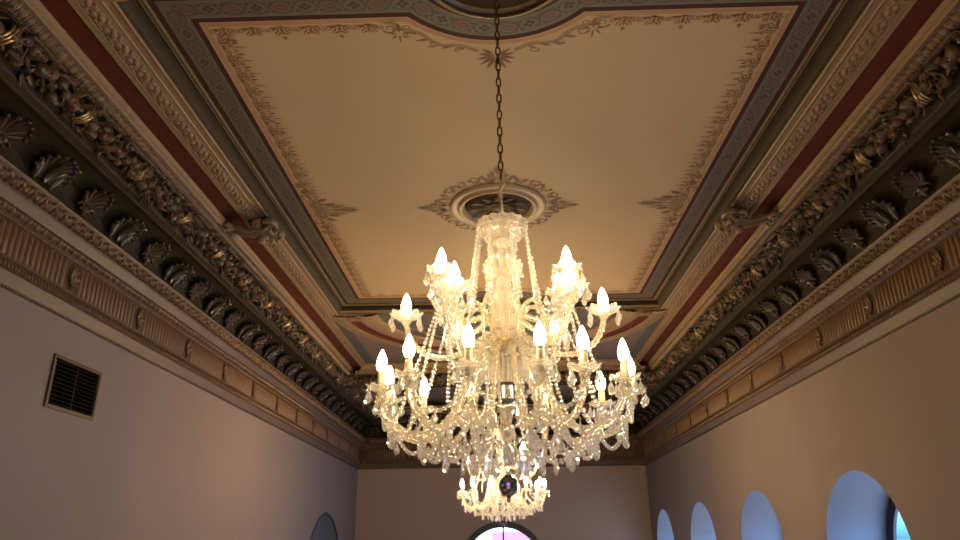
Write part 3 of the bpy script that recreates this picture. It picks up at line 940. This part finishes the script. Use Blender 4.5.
# cross beam closing the second bay
bm_root = empty('trim_4', (0, 0, 0), 'moulded beam with fruit garland crossing the ceiling behind the large chandelier', 'beam', None, 'structure')
BP = [(3.535, .873, 'tan'), (3.537, .862, 'tan'), (3.548, .860, 'tan'), (3.556, .852, 'tan'), (3.566, .846, 'frieze_brown'), (3.585, .829, 'tan'), (3.590, .827, 'dark_line'),
      (3.592, .830, 'garland_ground'), (3.606, .828, 'garland_ground'), (3.630, .805, 'garland_ground'), (3.638, .780, 'olive_moulding'), (3.642, .777, 'olive_moulding'), (3.70, .775, 'olive_moulding'), (3.702, .80, 'tan'), (3.72, .9, 'tan')]
ml = []
for p in BP:
    if p[2] not in ml: ml.append(p[2])
mb = MB()
for (y0, z0, m), (y1, z1, _) in zip(BP[:-1], BP[1:]):
    e0, e1 = [0.712 if y < 3.55 else (.712 + (y - 3.55) * 1.1 if y < 3.64 else .84) for y in (y0, y1)]
    mb.add([(-e0 * W, y0 * W, Z(z0)), (e0 * W, y0 * W, Z(z0)), (e1 * W, y1 * W, Z(z1)), (-e1 * W, y1 * W, Z(z1))], [(0, 1, 2, 3)], ml.index(m))
mb.build('beam_moulding', ml, bm_root)
mb = MB()
tv, tf = T_TONG
for k in range(-40, 41):
    x = k * .0187
    q = tv[:, 1]
    mb.add(np.stack([(x + tv[:, 0] * .0187) * W, (3.567 + .017 * q - .7 * tv[:, 2]) * W, EYE + (.846 - .017 * q - .7 * tv[:, 2]) * W], 1), tf, 0)
mb.build('tongue_row', ['tan_relief'], bm_root, True)
for k in range(-3, 4):
    P_GAR[k % 3](bm_root, (k * GP * W, (3.636 + 0.153) * W, EYE), -PI / 2)
    if k < 3: P_RIB(bm_root, ((k + .5) * GP * W, (3.636 + 0.153) * W, EYE), -PI / 2)

# ------------------------------------------------------------------ walls
def arch(c, R, zs, zb, n=24):
    """outline (u,z) of an arched opening, counter clockwise from bottom left; half widths"""
    pts = [(c - R, zb), (c + R, zb)]
    for i in range(n + 1):
        a = PI * i / n
        pts.append((c + R * math.cos(a), zs + R * math.sin(a)))
    return pts
def holed(mb, outer, holes, f, mi=0):
    loops = [outer] + holes
    flat = [p for l in loops for p in l]
    tris = tessellate_polygon([[Vector((u, v, 0)) for u, v in l] for l in loops])
    mb.add([f(u, v) for u, v in flat], [tuple(t) for t in tris], mi)
def wall(name, rect, holes, f_in, f_out, label, depth_mat=1, paint='wall_paint'):
    (u0, z0), (u1, z1) = rect
    mb = MB(); outer = [(u0, z0), (u1, z0), (u1, z1), (u0, z1)]
    holed(mb, outer, holes, f_in); holed(mb, outer, holes, f_out)
    mb.strip([f_in(*p) for p in outer], [f_out(*p) for p in outer], 0, True)
    for h in holes:
        mb.strip([f_in(*p) for p in h], [f_out(*p) for p in h], depth_mat, True)
    o = mb.build(name, [paint, 'reveal_plaster'], None)
    tag(o, label, 'wall', None, 'structure'); return o
ZFLOOR = -EYE / W
TH = 0.182
AR, AS, AB = 0.2455, 0.1815 - 0.2455, -0.35
cent = [-0.43, 0.42, 1.27, 2.118, 2.945, 3.785, 4.645]  # first window is added, unseen behind the camera, to light the left wall
wr_holes = [arch(c, AR, AS, AB) for c in cent]
ztop = 0.91
wall('wall_right', ((YB, ZFLOOR), (YF + .12, ztop)), wr_holes, lambda u, z: (W, u * W, Z(z)), lambda u, z: ((1 + TH + .0185) * W, u * W, Z(z)),
     'mauve-beige plaster wall pierced by the row of deep arched windows')
FR_, FS, FB = 0.30, 0.1376 - 0.30, -0.30
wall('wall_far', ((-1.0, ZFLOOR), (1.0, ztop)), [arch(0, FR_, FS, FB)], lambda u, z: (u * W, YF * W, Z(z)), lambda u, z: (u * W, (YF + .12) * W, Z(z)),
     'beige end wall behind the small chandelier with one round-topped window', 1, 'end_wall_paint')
NR, NZ = 0.46, 0.173
wl = MB()
nich = arch(4.20, NR, NZ - NR, -0.42)
wall('wall_left', ((YB, ZFLOOR), (YF + .12, ztop)), [nich], lambda u, z: (-W, u * W, Z(z)), lambda u, z: (-(1.12) * W, u * W, Z(z)),
     'plain mauve-grey plaster wall with the square vent and one dark arch', 0)
mb = MB(); mb.box((-1.0 * W, YB * W - .2, 0), (W, YB * W, Z(ztop)), 0)
tag(mb.build('wall_back', ['wall_paint'], None), 'plain plaster wall behind the camera', 'wall', None, 'structure')
mb = MB(); mb.box((-1.13 * W, (YB - .05) * W, -0.1), (1.25 * W, (YF + .12) * W, 0.0), 0)
tag(mb.build('floor', ['floor_wood'], None), 'brown wooden floor of the hall', 'floor', None, 'structure')

# windows
def arch_ring(mb, c, R, zs, zb, w, f, d0, d1, mi):
    o = arch(c, R, zs, zb); i = arch(c, R - w, zs, zb + w)
    A = [f(u, z, d0) for u, z in o]; B = [f(u, z, d0) for u, z in i]
    C = [f(u, z, d1) for u, z in o]; D = [f(u, z, d1) for u, z in i]
    mb.strip(A, B, mi, True); mb.strip(C, D, mi, True); mb.strip(A, C, mi, True); mb.strip(B, D, mi, True)
def window(name, label, c, R, zs, zb, w, f, rim=False, bars=(0.0,), group=None):
    root = empty(name, f(c, zb, 0.02), label, 'window', group, 'structure')
    loc = Vector(root.location)
    g = lambda u, z, d: tuple(Vector(f(u, z, d)) - loc)
    mb = MB()
    arch_ring(mb, c, R, zs, zb, w, g, 0.0, 0.016, 0)
    arch_ring(mb, c, R - w, zs, zb + w, w * .45, g, 0.004, 0.014, 0)
    mb.build('frame', ['window_frame'], root)
    for b in bars:
        mb = MB(); hw = .006
        ztp = zs + math.sqrt(max((R - w)**2 - b*b, 0))
        P = [g(c + b - hw, zb + w, .004), g(c + b + hw, zb + w, .004), g(c + b + hw, ztp, .004), g(c + b - hw, ztp, .004)]
        Q = [g(c + b - hw, zb + w, .013), g(c + b + hw, zb + w, .013), g(c + b + hw, ztp, .013), g(c + b - hw, ztp, .013)]
        mb.add(P + Q, [(0,1,2,3), (4,5,6,7), (0,1,5,4), (1,2,6,5), (2,3,7,6), (3,0,4,7)], 0)
        mb.build('mullion', ['window_frame'], root)
    mb = MB(); o = arch(c, R - w, zs, zb + w)
    for d in (.008, .0095):
        tris = tessellate_polygon([[Vector((u, z, 0)) for u, z in o]])
        mb.add([g(u, z, d) for u, z in o], [tuple(t) for t in tris], 0)
    mb.build('pane', ['window_glass'], root)
    if rim:
        mb = MB(); arch_ring(mb, c, R + .014, zs, zb - .014, .014, g, -0.006, 0.004, 0)
        mb.build('surround', ['window_rim'], root)
wf = lambda u, z, d: ((1 + TH + d) * W, u * W, Z(z))
wlab = ['deep arched window in the right wall, well behind the camera', 'deep arched window in the right wall, beside and behind the camera', 'deep arched window in the right wall, next to the camera',
        'widest blue-lit arched window, nearest in the row, a strip of sky showing', 'second blue-lit arched window from the near end of the row',
        'third blue-lit arched window from the near end, before the farthest', 'farthest and narrowest blue-lit arched window, close to the end wall']
for i, c in enumerate(cent):
    window('window_%d' % (i + 1), wlab[i], c, AR - .001, AS, AB + .001, .022, wf, bars=(0.0,), group='arched windows in the right wall')
window('window_8', 'round-topped dark-framed window with white and pink light below the small chandelier', 0, FR_ - .001, FS, FB + .001, .029,
       lambda u, z, d: (u * W, (YF + d) * W, Z(z)), rim=True, bars=(0.005,))
# dark arch on the left
root = empty('door_1', (-1.05 * W, 4.20 * W, 0.0), 'dark slate-grey arched door at the far end of the wall with the vent', 'door', None, 'structure')
mb = MB(); A = arch(0, NR - .002, NZ - NR, -0.42)
g = lambda u, z, d: (d * W, u * W, EYE + z * W)
tris = tessellate_polygon([[Vector((u, z, 0)) for u, z in A]])
for d in (0.015, 0.045): mb.add([g(u, z, d) for u, z in A], [tuple(t) for t in tris], 0)
mb.strip([g(u, z, .015) for u, z in A], [g(u, z, .045) for u, z in A], 0, True)
mb.build('door_panel', ['slate'], root)
mb = MB(); arch_ring(mb, 0, NR - .002, NZ - NR, -0.42, .014, g, .045, .052, 0); mb.build('door_frame', ['slate_rim'], root)

# air vent on the left wall
v0, v1, vz0, vz1 = 1.497, 1.692, 0.287, 0.405
root = empty('air_vent', (-W, (v0 + v1) / 2 * W, Z(vz0)), 'square brass-framed air vent with dark louvres high on the left wall', 'vent')
hw = (v1 - v0) / 2 * W; hh = (vz1 - vz0) * W; fw = 0.030
mb = MB()
for lo, hi in (((0, -hw, 0), (.02, hw, fw)), ((0, -hw, hh - fw), (.02, hw, hh)), ((0, -hw, fw), (.02, -hw + fw, hh - fw)), ((0, hw - fw, fw), (.02, hw, hh - fw))):
    mb.box(lo, hi, 0)
mb.build('vent_frame', ['vent_frame'], root)
mb = MB(); mb.box((0.0005, -hw + fw, fw), (.003, hw - fw, hh - fw), 0); mb.build('vent_back', ['vent_dark'], root)
mb = MB(); n = 11
for k in range(n):
    z = fw + (hh - 2 * fw) * (k + .5) / n
    mb.add([(.005, -hw + fw, z - .001), (.013, -hw + fw, z - .004), (.013, hw - fw, z - .004), (.005, hw - fw, z - .001),
            (.005, -hw + fw, z + .002), (.013, -hw + fw, z - .000), (.013, hw - fw, z - .000), (.005, hw - fw, z + .002)],
           [(0,1,2,3), (4,5,6,7), (0,1,5,4), (1,2,6,5), (2,3,7,6), (3,0,4,7)], 0)
mb.box((.004, -.003, fw), (.012, .003, hh - fw), 0)
mb.build('louvres', ['vent_slat'], root)

# building seen through the end window
by = YF * W + 9
root = empty('building', (0, by, 0), 'sunlit white building with pink lower storey outside the end window', 'building')
mb = MB(); mb.box((-9, 0, 1.98), (9, 5, 9), 0); mb.build('upper_storey', ['facade_white'], root)
mb = MB(); mb.box((-9, 0.05, -1), (-.38, 5, 1.98), 0); mb.box((1.5, 0.05, -1), (9, 5, 1.98), 0); mb.build('white_ground_floor', ['facade_white'], root)
mb = MB(); mb.box((-.38, -.05, -1), (1.5, 5, 1.98), 0); mb.build('pink_shopfront', ['facade_pink'], root)
mb = MB(); mb.box((-12, -8.5, -.1), (12, 5, 0), 0)
#mb.build('pavement', ['facade_white'], root)

# ------------------------------------------------------------------ chandelier
CX, CY = 0.0, CN * W
def smooth_path(pts, n):
    """Catmull-Rom through (r,z) points"""
    P = [pts[0]] + list(pts) + [pts[-1]]; out = []
    m = len(pts) - 1
    for i in range(n + 1):
        q = i / n * m; k = min(int(q), m - 1); t = q - k
        p0, p1, p2, p3 = [np.array(P[k + j], float) for j in range(4)]
        out.append(tuple(.5 * ((2*p1) + (p2 - p0)*t + (2*p0 - 5*p1 + 4*p2 - p3)*t*t + (3*p1 - p0 - 3*p2 + p3)*t**3)))
    return out
def arm_mesh(pts, rad, n=34):
    mb = MB(); P = smooth_path(pts, n)
    mb.tube([(r, 0, z) for r, z in P], rad, 12, 0, twist=55.0, lobes=4, amp=0.20)
    r, z = P[-1]
    mb.lathe([(.010, z - .012), (.024, z - .004), (.024, z + .004), (.012, z + .012)], 10, (r, 0, 0), 0)
    return mb
def pan_mesh(R, h):
    mb = MB(); n = 32
    pr = [(.012, .0), (R*.55, h*.12), (R*.85, h*.5), (R*1.0, h), (R*.97, h + .003), (R*.80, h*.55 + .005), (R*.5, h*.12 + .006), (.012, .007)]
    am = [(0, 0), (.03, 0), (.07, .002), (.10, .006), (.10, .006), (.07, .002), (.03, 0), (0, 0)]
    mb.lathe(pr, n, (0, 0, 0), 0, scal=8, amp=am, closed=True)
    mb.lathe([(.010, -.018), (.02, -.010), (.016, 0), (.012, .008)], 12, (0, 0, 0), 0)
    return mb
def bulb_mesh():
    mb = MB(); mb.lathe([(.013, 0), (.020, .010), (.0245, .028), (.0245, .042), (.0205, .060), (.013, .082), (.005, .098), (.001, .104)], 12)
    return mb
def sleeve_mesh(h):
    mb = MB()
    mb.lathe([(.017, 0), (.0175, h * .5), (.0165, h - .004), (.0155, h)], 12, (0, 0, 0), 0)
    mb.lathe([(.016, h), (.016, h + .014), (.012, h + .016)], 10, (0, 0, 0), 0)
    return mb
def collar_mesh():
    mb = MB()
    mb.lathe([(.016, 0), (.026, .012), (.040, .030), (.038, .032), (.022, .016), (.016, .018), (.013, .034)], 24, (0, 0, 0), 0, scal=6, amp=[(0, 0), (.05, 0), (.14, .004), (.14, .004), (.05, 0), (0, 0), (0, 0)])
    return mb
def drop_tpl(L, r):
    """faceted pear drop hanging down from z=0, with its small top bead"""
    mb = MB()
    mb.lathe([(.0008, 0), (.0055, -.006), (.0055, -.010), (.001, -.016)], 6)
    mb.lathe([(.001, -.016), (r*.45, -.016 - L*.22), (r*.95, -.016 - L*.52), (r, -.016 - L*.66), (r*.72, -.016 - L*.86), (.001, -.016 - L)], 6)
    for i in range(len(mb.v)):      # flattened a little
        mb.v[i] = mb.v[i] * np.array((1, .72, 1))
    return mb
def bead_string(pts, r=.0085, step=.019, taper=None):
    mb = MB()
    P = [np.array(p, float) for p in pts]
    seg = [np.linalg.norm(P[i+1] - P[i]) for i in range(len(P) - 1)]; L = sum(seg)
    n = max(2, int(L / step))
    v, f = BV, BF
    for k in range(n + 1):
        d = L * k / n; i = 0
        while i < len(seg) - 1 and d > seg[i]: d -= seg[i]; i += 1
        c = P[i] + (P[i+1] - P[i]) * (d / max(seg[i], 1e-9))
        rr = r if taper is None else r * (taper[0] + (taper[1] - taper[0]) * k / n)
        mb.add(v * rr + c, f, 0)
    return mb
BV, BF = sph(6, 4)

ch = empty('chandelier', (CX, CY, EYE), 'large lit crystal chandelier on a long brass chain in front of the panel', 'chandelier', 'crystal chandeliers')
# chain, hook
HANG = (0.884) * W
mb = MB()
def link(mb, c, rot, a=.033, b=.0125, t=.0045):
    pts = []
    n = 16
    for i in range(n + 1):
        th = 2 * PI * i / n
        x = b * math.cos(th); z = a * math.copysign(abs(math.sin(th)) ** .8, math.sin(th))
        pts.append((c[0] + x * math.cos(rot), c[1] + x * math.sin(rot), c[2] + z))
    mb.tube(pts, t, 6, 0, caps=False)
z = HANG - .035; k = 0
while z > 1.80:
    link(mb, (0, 0, z), .25 + (PI / 2) * (k % 2)); z -= .0545; k += 1
zbot = z
mb.build('chain', ['brass_dark'], ch, True)
mb = MB()
mb.tube([(.002, 0, zbot + .028), (.014, 0, zbot + .02), (.013, 0, zbot - .005), (0, 0, zbot - .02), (-.006, 0, zbot - .045), (0, 0, 1.60)], [.008, .008, .009, .010, .010, .011], 8, 0)
mb.lathe([(.006, 1.632), (.013, 1.618), (.020, 1.600), (.028, 1.585), (.012, 1.575)], 16)
mb.build('hook', ['brass'], ch, True)
# crown dish
mb = MB()
am = [(0, 0), (.01, 0), (.015, 0), (.02, .002), (.03, .003), (.03, .003), (.02, .002), (.01, 0), (0, 0)]
mb.lathe([(.02, 1.490), (.055, 1.500), (.092, 1.530), (.120, 1.570), (.132, 1.602), (.127, 1.604), (.110, 1.575), (.06, 1.545), (.02, 1.53)], 64, (0, 0, -.037), 0, scal=16, amp=am, closed=True)
mb.build('crown_dish', ['stem_glass'], ch, False, True)
mb = MB()
for k in range(24):
    a = 2 * PI * k / 24
    for (r, zz, s) in ((.128, 1.575, .011), (.112, 1.548, .012), (.088, 1.522, .012), (.062, 1.502, .011)):
        blob(mb, (r * math.cos(a + zz * 9), r * math.sin(a + zz * 9), zz - .037), (s, s, s * 1.15), 0, None, True)
mb.build('crown_beads', ['crystal'], ch)
# stem
mb = MB()
mb.lathe([(.010, 1.585), (.020, 1.57), (.016, 1.55), (.026, 1.53), (.018, 1.49), (.046, 1.470), (.052, 1.452), (.030, 1.425), (.020, 1.415), (.034, 1.398), (.044, 1.375), (.034, 1.350), (.018, 1.335), (.016, 1.30)], 16)
mb.build('upper_stem', ['stem_glass'], ch, False, True)
mb = MB()
mb.lathe([(.018, 1.262), (.05, 1.268), (.082, 1.290), (.098, 1.330), (.094, 1.333), (.074, 1.298), (.045, 1.279), (.018, 1.276)], 48, (0, 0, 0), 0, scal=12, amp=[(0, 0), (.03, 0), (.05, .002), (.07, .006), (.07, .006), (.05, .002), (.03, 0), (0, 0)], closed=True)
mb.build('upper_dish', ['stem_glass'], ch, False, True)
mb = MB()
mb.lathe([(.018, 1.268), (.030, 1.255), (.034, 1.235), (.040, 1.19), (.052, 1.13), (.068, 1.07), (.076, 1.03), (.066, .995), (.040, .975), (.036, .955)], 20, (0, 0, 0), 0, scal=10, amp=[(.06, 0)] * 10)
mb.build('vase_stem', ['stem_glass'], ch, False, True)
mb = MB()
mb.lathe([(.030, .856), (.060, .866), (.084, .890), (.096, .925), (.100, .955), (.094, .957), (.078, .905), (.05, .880), (.03, .876)], 48, (0, 0, 0), 0, scal=12, amp=[(0, 0), (.03, 0), (.05, 0), (.06, .003), (.07, .006), (.07, .006), (.05, 0), (.03, 0), (0, 0)], closed=True)
mb.build('receiver_bowl', ['stem_glass'], ch, False, True)
mb = MB(); mb.lathe([(.088, .900), (.097, .903), (.099, .913), (.092, .916)], 32, closed=True); mb.build('bowl_band', ['brass'], ch, True)
mb = MB()
mb.lathe([(.02, .955), (.03, .90), (.062, .850), (.066, .838), (.05, .828), (.035, .80), (.028, .72), (.03, .695)], 16); mb.build('lower_stem', ['stem_glass'], ch, False, True)
mb = MB()
mb.lathe([(.03, .712), (.072, .708), (.075, .700), (.066, .693), (.066, .632), (.073, .626), (.070, .616), (.03, .610)], 30, (0, 0, 0), 0, scal=15, amp=[(0, 0), (0, 0), (0, 0), (.05, 0), (.05, 0), (0, 0), (0, 0), (0, 0)])
mb.build('silver_gallery', ['silver_dark'], ch)
mb = MB()
mb.lathe([(.03, .612), (.045, .590), (.030, .565), (.022, .52), (.034, .49), (.028, .46), (.014, .43), (.010, .31), (.016, .300), (.012, .288)], 16); mb.build('bottom_stem', ['arm_glass'], ch, False, True)
mb = MB()
mb.lathe([(.006, .292), (.016, .286), (.036, .270), (.045, .246), (.043, .226), (.031, .206), (.014, .196), (.006, .186), (.009, .178), (.001, .166)], 12)
mb.build('pendant_ball', ['smoky_ball'], ch, False, True)
# prism fringe
pm = MB(); pm.lathe([(.002, 0), (.006, -.010), (.0065, -.115), (.001, -.13)], 6)
pr0 = None
for k in range(22):
    a = 2 * PI * k / 22
    loc = (.082 * math.cos(a), .082 * math.sin(a), .852)
    if pr0 is None:
        pr0 = pm.build('prism', ['crystal'], ch, False, True); pr0.location = loc; pr0.rotation_euler = (0, 0, a)
    else: inst(pr0, 'prism', ch, loc, a)
# crooks around the bowl
mb = MB()
P = smooth_path([(.045, .945), (.075, 1.02), (.115, 1.095), (.165, 1.115), (.205, 1.07), (.225, .99), (.222, .92), (.205, .88)], 26)
mb.tube([(r, 0, z) for r, z in P], [.0125 - .004 * i / 26 for i in range(27)], 10, 0, twist=60, lobes=4, amp=.2)
ck0 = None
CROOK = [math.radians(a) for a in (18, 63, 108, 153, 198, 243, 288, 333)]
for a in CROOK:
    if ck0 is None: ck0 = mb.build('crook', ['arm_glass'], ch, True, True); ck0.rotation_euler = (0, 0, a)
    else: inst(ck0, 'crook', ch, (0, 0, 0), a)

# arms: azimuth phi measured from the viewer's side (towards -y), positive to the right
def az(phi): return math.radians(phi) - PI / 2
LOW = [(-15), (-44), (-73), (-103), (-133), (-162), 13, 32, 60, 90, 123, 158]
MID = [-88, -27, 37, 84, 145, -150]
TOP = [-60, 62, 122, -124]
drops = []    # (parent, world-ish local position, angle, kind)
DR = {'pear': drop_tpl(.062, .0165), 'long': drop_tpl(.085, .017), 'small': drop_tpl(.040, .012)}
M = {}
def put(key, mk, name, mats, parent, loc, rz=0, smooth=False, recalc=True):
    if key not in M:
        o = mk().build(name, mats, parent, smooth, recalc); o.location = loc; o.rotation_euler = (0, 0, rz); M[key] = o
        return o
    return inst(M[key], name, parent, loc, rz)
def mkarm(key, path, rad, phi, end, pan, sleeve, kind, extra=None, ndrop=6):
    a = az(phi)
    arm = put('arm' + key, lambda: arm_mesh(path, rad), 'crystal_arm', ['arm_glass'], ch, (0, 0, 0), a, True)
    r, z = end
    put('pan' + key, lambda: pan_mesh(*pan), 'drip_pan', ['crystal'], arm, (r, 0, z), 0)
    if sleeve:
        put('slv' + key, lambda: sleeve_mesh(sleeve), 'candle_sleeve', ['sleeve'], arm, (r, 0, z + .006), 0, True)
        zb = z + .006 + sleeve + .012
    else:
        put('col' + key, collar_mesh, 'bulb_collar', ['arm_glass'], arm, (r, 0, z + .006), 0, True)
        zb = z + .038
    put('bulb', bulb_mesh, 'light_bulb', ['lit_bulb'], arm, (r, 0, zb), 0, True)
    for k in range(ndrop):
        b = 2 * PI * (k + .5) / ndrop
        rr = pan[0] * .98
        drops.append((arm, a, (r + rr * math.cos(b), rr * math.sin(b), z + pan[1] - .006), b, kind))
    if extra:
        er, ez, epan, en = extra
        put('xpan' + key, lambda: pan_mesh(*epan), 'lower_pan', ['crystal'], arm, (er, 0, ez), 0)
        for k in range(en):
            b = 2 * PI * k / en
            drops.append((arm, a, (er + epan[0] * math.cos(b), epan[0] * math.sin(b), ez + epan[1] - .006), b, kind))
    return arm
PL = [(.05, .845), (.085, .885), (.125, .89), (.165, .82), (.20, .70), (.255, .57), (.34, .485), (.43, .462), (.52, .49), (.575, .555), (.60, .635)]
PM = [(.04, .96), (.09, .955), (.16, .90), (.24, .855), (.33, .845), (.41, .875), (.465, .94), (.49, 1.025)]
PT = [(.04, 1.02), (.10, 1.04), (.17, 1.01), (.24, 1.00), (.30, 1.03), (.335, 1.10), (.35, 1.205)]
for p in LOW: mkarm('L', PL, .0165, p, (.60, .648), (.066, .026), .075, 'pear')
for p in MID: mkarm('M', PM, .0145, p, (.49, 1.035), (.080, .034), 0, 'pear')
for p in TOP: mkarm('T', PT, .0145, p, (.35, 1.215), (.072, .030), 0, 'pear', (.345, 1.135, (.060, .024), 5))
# hanging drops below the arms and basket
for i, p in enumerate(LOW):
    a = az(p)
    for (r, z, kd) in ((.41, .445, 'long'), (.55, .475, 'pear'), (.28, .52, 'pear')):
        drops.append((None, 0, (r * math.cos(a), r * math.sin(a), z), a, kd))
for (n, r, z, kd, ph) in ((11, .30, .40, 'long', .1), (10, .22, .44, 'pear', .25), (8, .17, .38, 'long', .3), (6, .10, .37, 'long', 0), (8, .14, .50, 'pear', .2), (10, .10, .60, 'pear', .2)):
    for k in range(n):
        a = 2 * PI * k / n + ph
        drops.append((None, 0, (r * math.cos(a), r * math.sin(a), z), a, kd))
for (n, r, z, ph) in ((8, .13, 1.525, .2), (8, .098, 1.325, .3), (12, .1, .95, .1), (10, .07, 1.46, 0), (10, .06, 1.22, .2), (12, .075, 1.10, .1), (12, .20, .88, .2)):
    for k in range(n):
        a = 2 * PI * k / n + ph
        drops.append((None, 0, (r * math.cos(a), r * math.sin(a), z), a, 'small' if z < 1.5 else 'small'))
def dist(d):
    par, a, (x, y, z), b, kd = d
    X = x * math.cos(a) - y * math.sin(a); Y = x * math.sin(a) + y * math.cos(a)
    return math.hypot(X, Y + CY, z), (X, Y, z)
drops.sort(key=lambda d: dist(d)[0])
for d in drops[:100]:
    par, a, loc, b, kd = d
    put('drop' + kd, (lambda kd=kd: DR[kd]), 'crystal_drop', ['crystal'], par or ch, loc, b)
rest = MB()
for d in drops[100:]:
    _, (X, Y, z_) = dist(d); R = rotz(d[1] + d[3])
    src = DR[d[4]]
    b = rest.n
    rest.add(np.concatenate(src.v) @ R.T + np.array((X, Y, z_)), src.f, 0)
tag(rest.build('crystal_drops', ['crystal'], ch, False, True), kind='stuff')

# bead strings
def cyl(r, a, z): return (r * math.cos(a), r * math.sin(a), z)
def sag(p, q, s, n=12):
    p = np.array(p); q = np.array(q)
    return [tuple(p + (q - p) * i / n - np.array((0, 0, s * 4 * (i / n) * (1 - i / n)))) for i in range(n + 1)]
ns = 0
def string(pts, r=.0085, step=.0185, taper=None):
    global ns; ns += 1
    bead_string(pts, r, step, taper).build('bead_string', ['crystal'], ch, True)
for a in CROOK:
    string(sag(cyl(.128, a, 1.55), cyl(.178, a, 1.115), .015), .0115, .0235)
    string(sag(cyl(.155, a + .05, 1.34), cyl(.190, a + .12, 1.10), .01), .0115, .0235)
for a in CROOK[::2]:
    string(sag(cyl(.07, a + .4, 1.465), cyl(.10, a + .4, 1.10), .01), .0075, .017)
for a in CROOK:       # strings from the crook tips down to the arms
    string(sag(cyl(.21, a, .875), cyl(.30, a + .2, .52), .03), .009, .019)
    string(sag(cyl(.215, a, .88), cyl(.215, a + .785, .88), .075), .008, .018)
lows = sorted(az(p) for p in LOW)
for i, a in enumerate(lows):
    b = lows[(i + 1) % 12] + (2 * PI if i == 11 else 0)
    string(sag(cyl(.595, a, .63), cyl(.595, b, .63), .13), .0105, .0215)
    string(sag(cyl(.56, a, .52), cyl(.56, b, .52), .10), .0120, .0240)
    string(sag(cyl(.42, a, .445), cyl(.42, b, .445), .075), .0115, .0235)
    string(sag(cyl(.43, a, .44), cyl(.26, a + .26, .40), .045), .0110, .0230)
    string(sag(cyl(.26, a + .26, .41), cyl(.10, a + .1, .40), .05), .0105, .0220)
    string(sag(cyl(.14, a, .86), cyl(.24, a + .13, .57), .02), .009, .019)
tops = sorted(az(p) for p in TOP)
for i, p in enumerate(TOP):
    a = az(p)
    string(sag(cyl(.33, a, 1.15), cyl(.46, a + .1, .70), .0), .0095, .021)
    string(sag(cyl(.33, a, 1.15), cyl(.46, a - .25, .70), .0), .0095, .021)
    string(sag(cyl(.33, a, 1.12), cyl(.20, a, 1.08), .06), .009, .019)
    string(sag(cyl(.345, a + .1, 1.13), cyl(.30, a + .1, .86), .0), .010, .021)
    string(sag(cyl(.345, a - .1, 1.13), cyl(.30, a - .1, .86), .0), .010, .021)
print('bead strings', ns, 'drops', len(drops))

# the second chandelier: copies of every part
def copy_tree(o, parent=None):
    c = o.copy(); COL.objects.link(c)
    if parent: c.parent = parent
    for chd in list(o.children): copy_tree(chd, c)
    return c
ch2 = copy_tree(ch)
ch2.location = (0.0, CF * W, EYE)
M2 = MATS['lit_bulb'].copy(); M2.name = 'lit_bulb_bright'
M2.node_tree.nodes['Emission'].inputs['Strength'].default_value = BULB * 3.5
far_bulb = None
for a_ in ch2.children:
    for b_ in a_.children:
        if b_.name.startswith('light_bulb'):
            if far_bulb is None:
                far_bulb = b_.data.copy(); far_bulb.materials[0] = M2
            b_.data = far_bulb
ch2['label'] = 'smaller-looking lit crystal chandelier hanging farther back in front of the end wall'

# ------------------------------------------------------------------ light from outside
wd = bpy.data.worlds.new('sky'); SC.world = wd; wd.use_nodes = True
bg = wd.node_tree.nodes['Background']
wn = wd.node_tree
tc = wn.nodes.new('ShaderNodeTexCoord'); sx = wn.nodes.new('ShaderNodeSeparateXYZ')
cr = wn.nodes.new('ShaderNodeValToRGB')     # overcast-like sky: the zenith brighter than the horizon
cr.color_ramp.elements[0].position = 0.5; cr.color_ramp.elements[0].color = (0.005, 0.018, 0.024, 1)
cr.color_ramp.elements[1].position = 0.72; cr.color_ramp.elements[1].color = (0.22, 0.46, 1.0, 1)
el = cr.color_ramp.elements.new(0.0); el.color = (0.088, 0.104, 0.148, 1)      # unseen ground outside, made to glow to light the left wall
el = cr.color_ramp.elements.new(0.47); el.color = (0.081, 0.096, 0.140, 1)
mr = wn.nodes.new('ShaderNodeMapRange'); mr.inputs['From Min'].default_value = -1
wn.links.new(tc.outputs['Generated'], sx.inputs[0]); wn.links.new(sx.outputs['Z'], mr.inputs['Value']); wn.links.new(mr.outputs['Result'], cr.inputs['Fac'])
wn.links.new(cr.outputs['Color'], bg.inputs['Color']); bg.inputs['Strength'].default_value = 42.0
sun = bpy.data.lights.new('sun', 'SUN'); sun.energy = 4.0; sun.angle = 0.01; sun.color = (1, 0.97, 0.92)
so = bpy.data.objects.new('sun', sun); COL.objects.link(so)
so.rotation_euler = Vector((0.15, 0.75, -0.65)).to_track_quat('-Z', 'Y').to_euler(); so.location = (0, -20, 30)

# ------------------------------------------------------------------ camera
f = 700.0
yd = Vector(((501.124 - 480) / f, (270 - 542.565) / f, -1)).normalized()
zx = (458.59 - 480) / f
# z axis orthogonal to y with given image direction
a, b = yd.x / (-yd.z), yd.y / (-yd.z)
vz = -(a * zx + 1) / b
zd = Vector((zx, vz, -1)).normalized()
if zd.y < 0: zd = -zd
xd = yd.cross(zd).normalized()
R = Matrix((xd, yd, zd))
cam = bpy.data.cameras.new('camera'); cam.sensor_width = 36; cam.lens = f / 960 * 36; cam.clip_start = 0.05; cam.clip_end = 200
co = bpy.data.objects.new('camera', cam); COL.objects.link(co)
co.matrix_world = Matrix.Translation((-0.0103 * W, 0, EYE)) @ R.to_4x4()
SC.camera = co
SC.view_settings.view_transform = 'Standard'; SC.view_settings.look = 'None'
SC.view_settings.gamma = 1; SC.view_settings.use_curve_mapping = False
SC.view_settings.exposure = -0.15
try:
    SC.cycles.use_denoising = True
    SC.cycles.max_bounces = 10; SC.cycles.transmission_bounces = 8; SC.cycles.transparent_max_bounces = 24
    SC.cycles.sample_clamp_indirect = 8.0
except Exception: pass
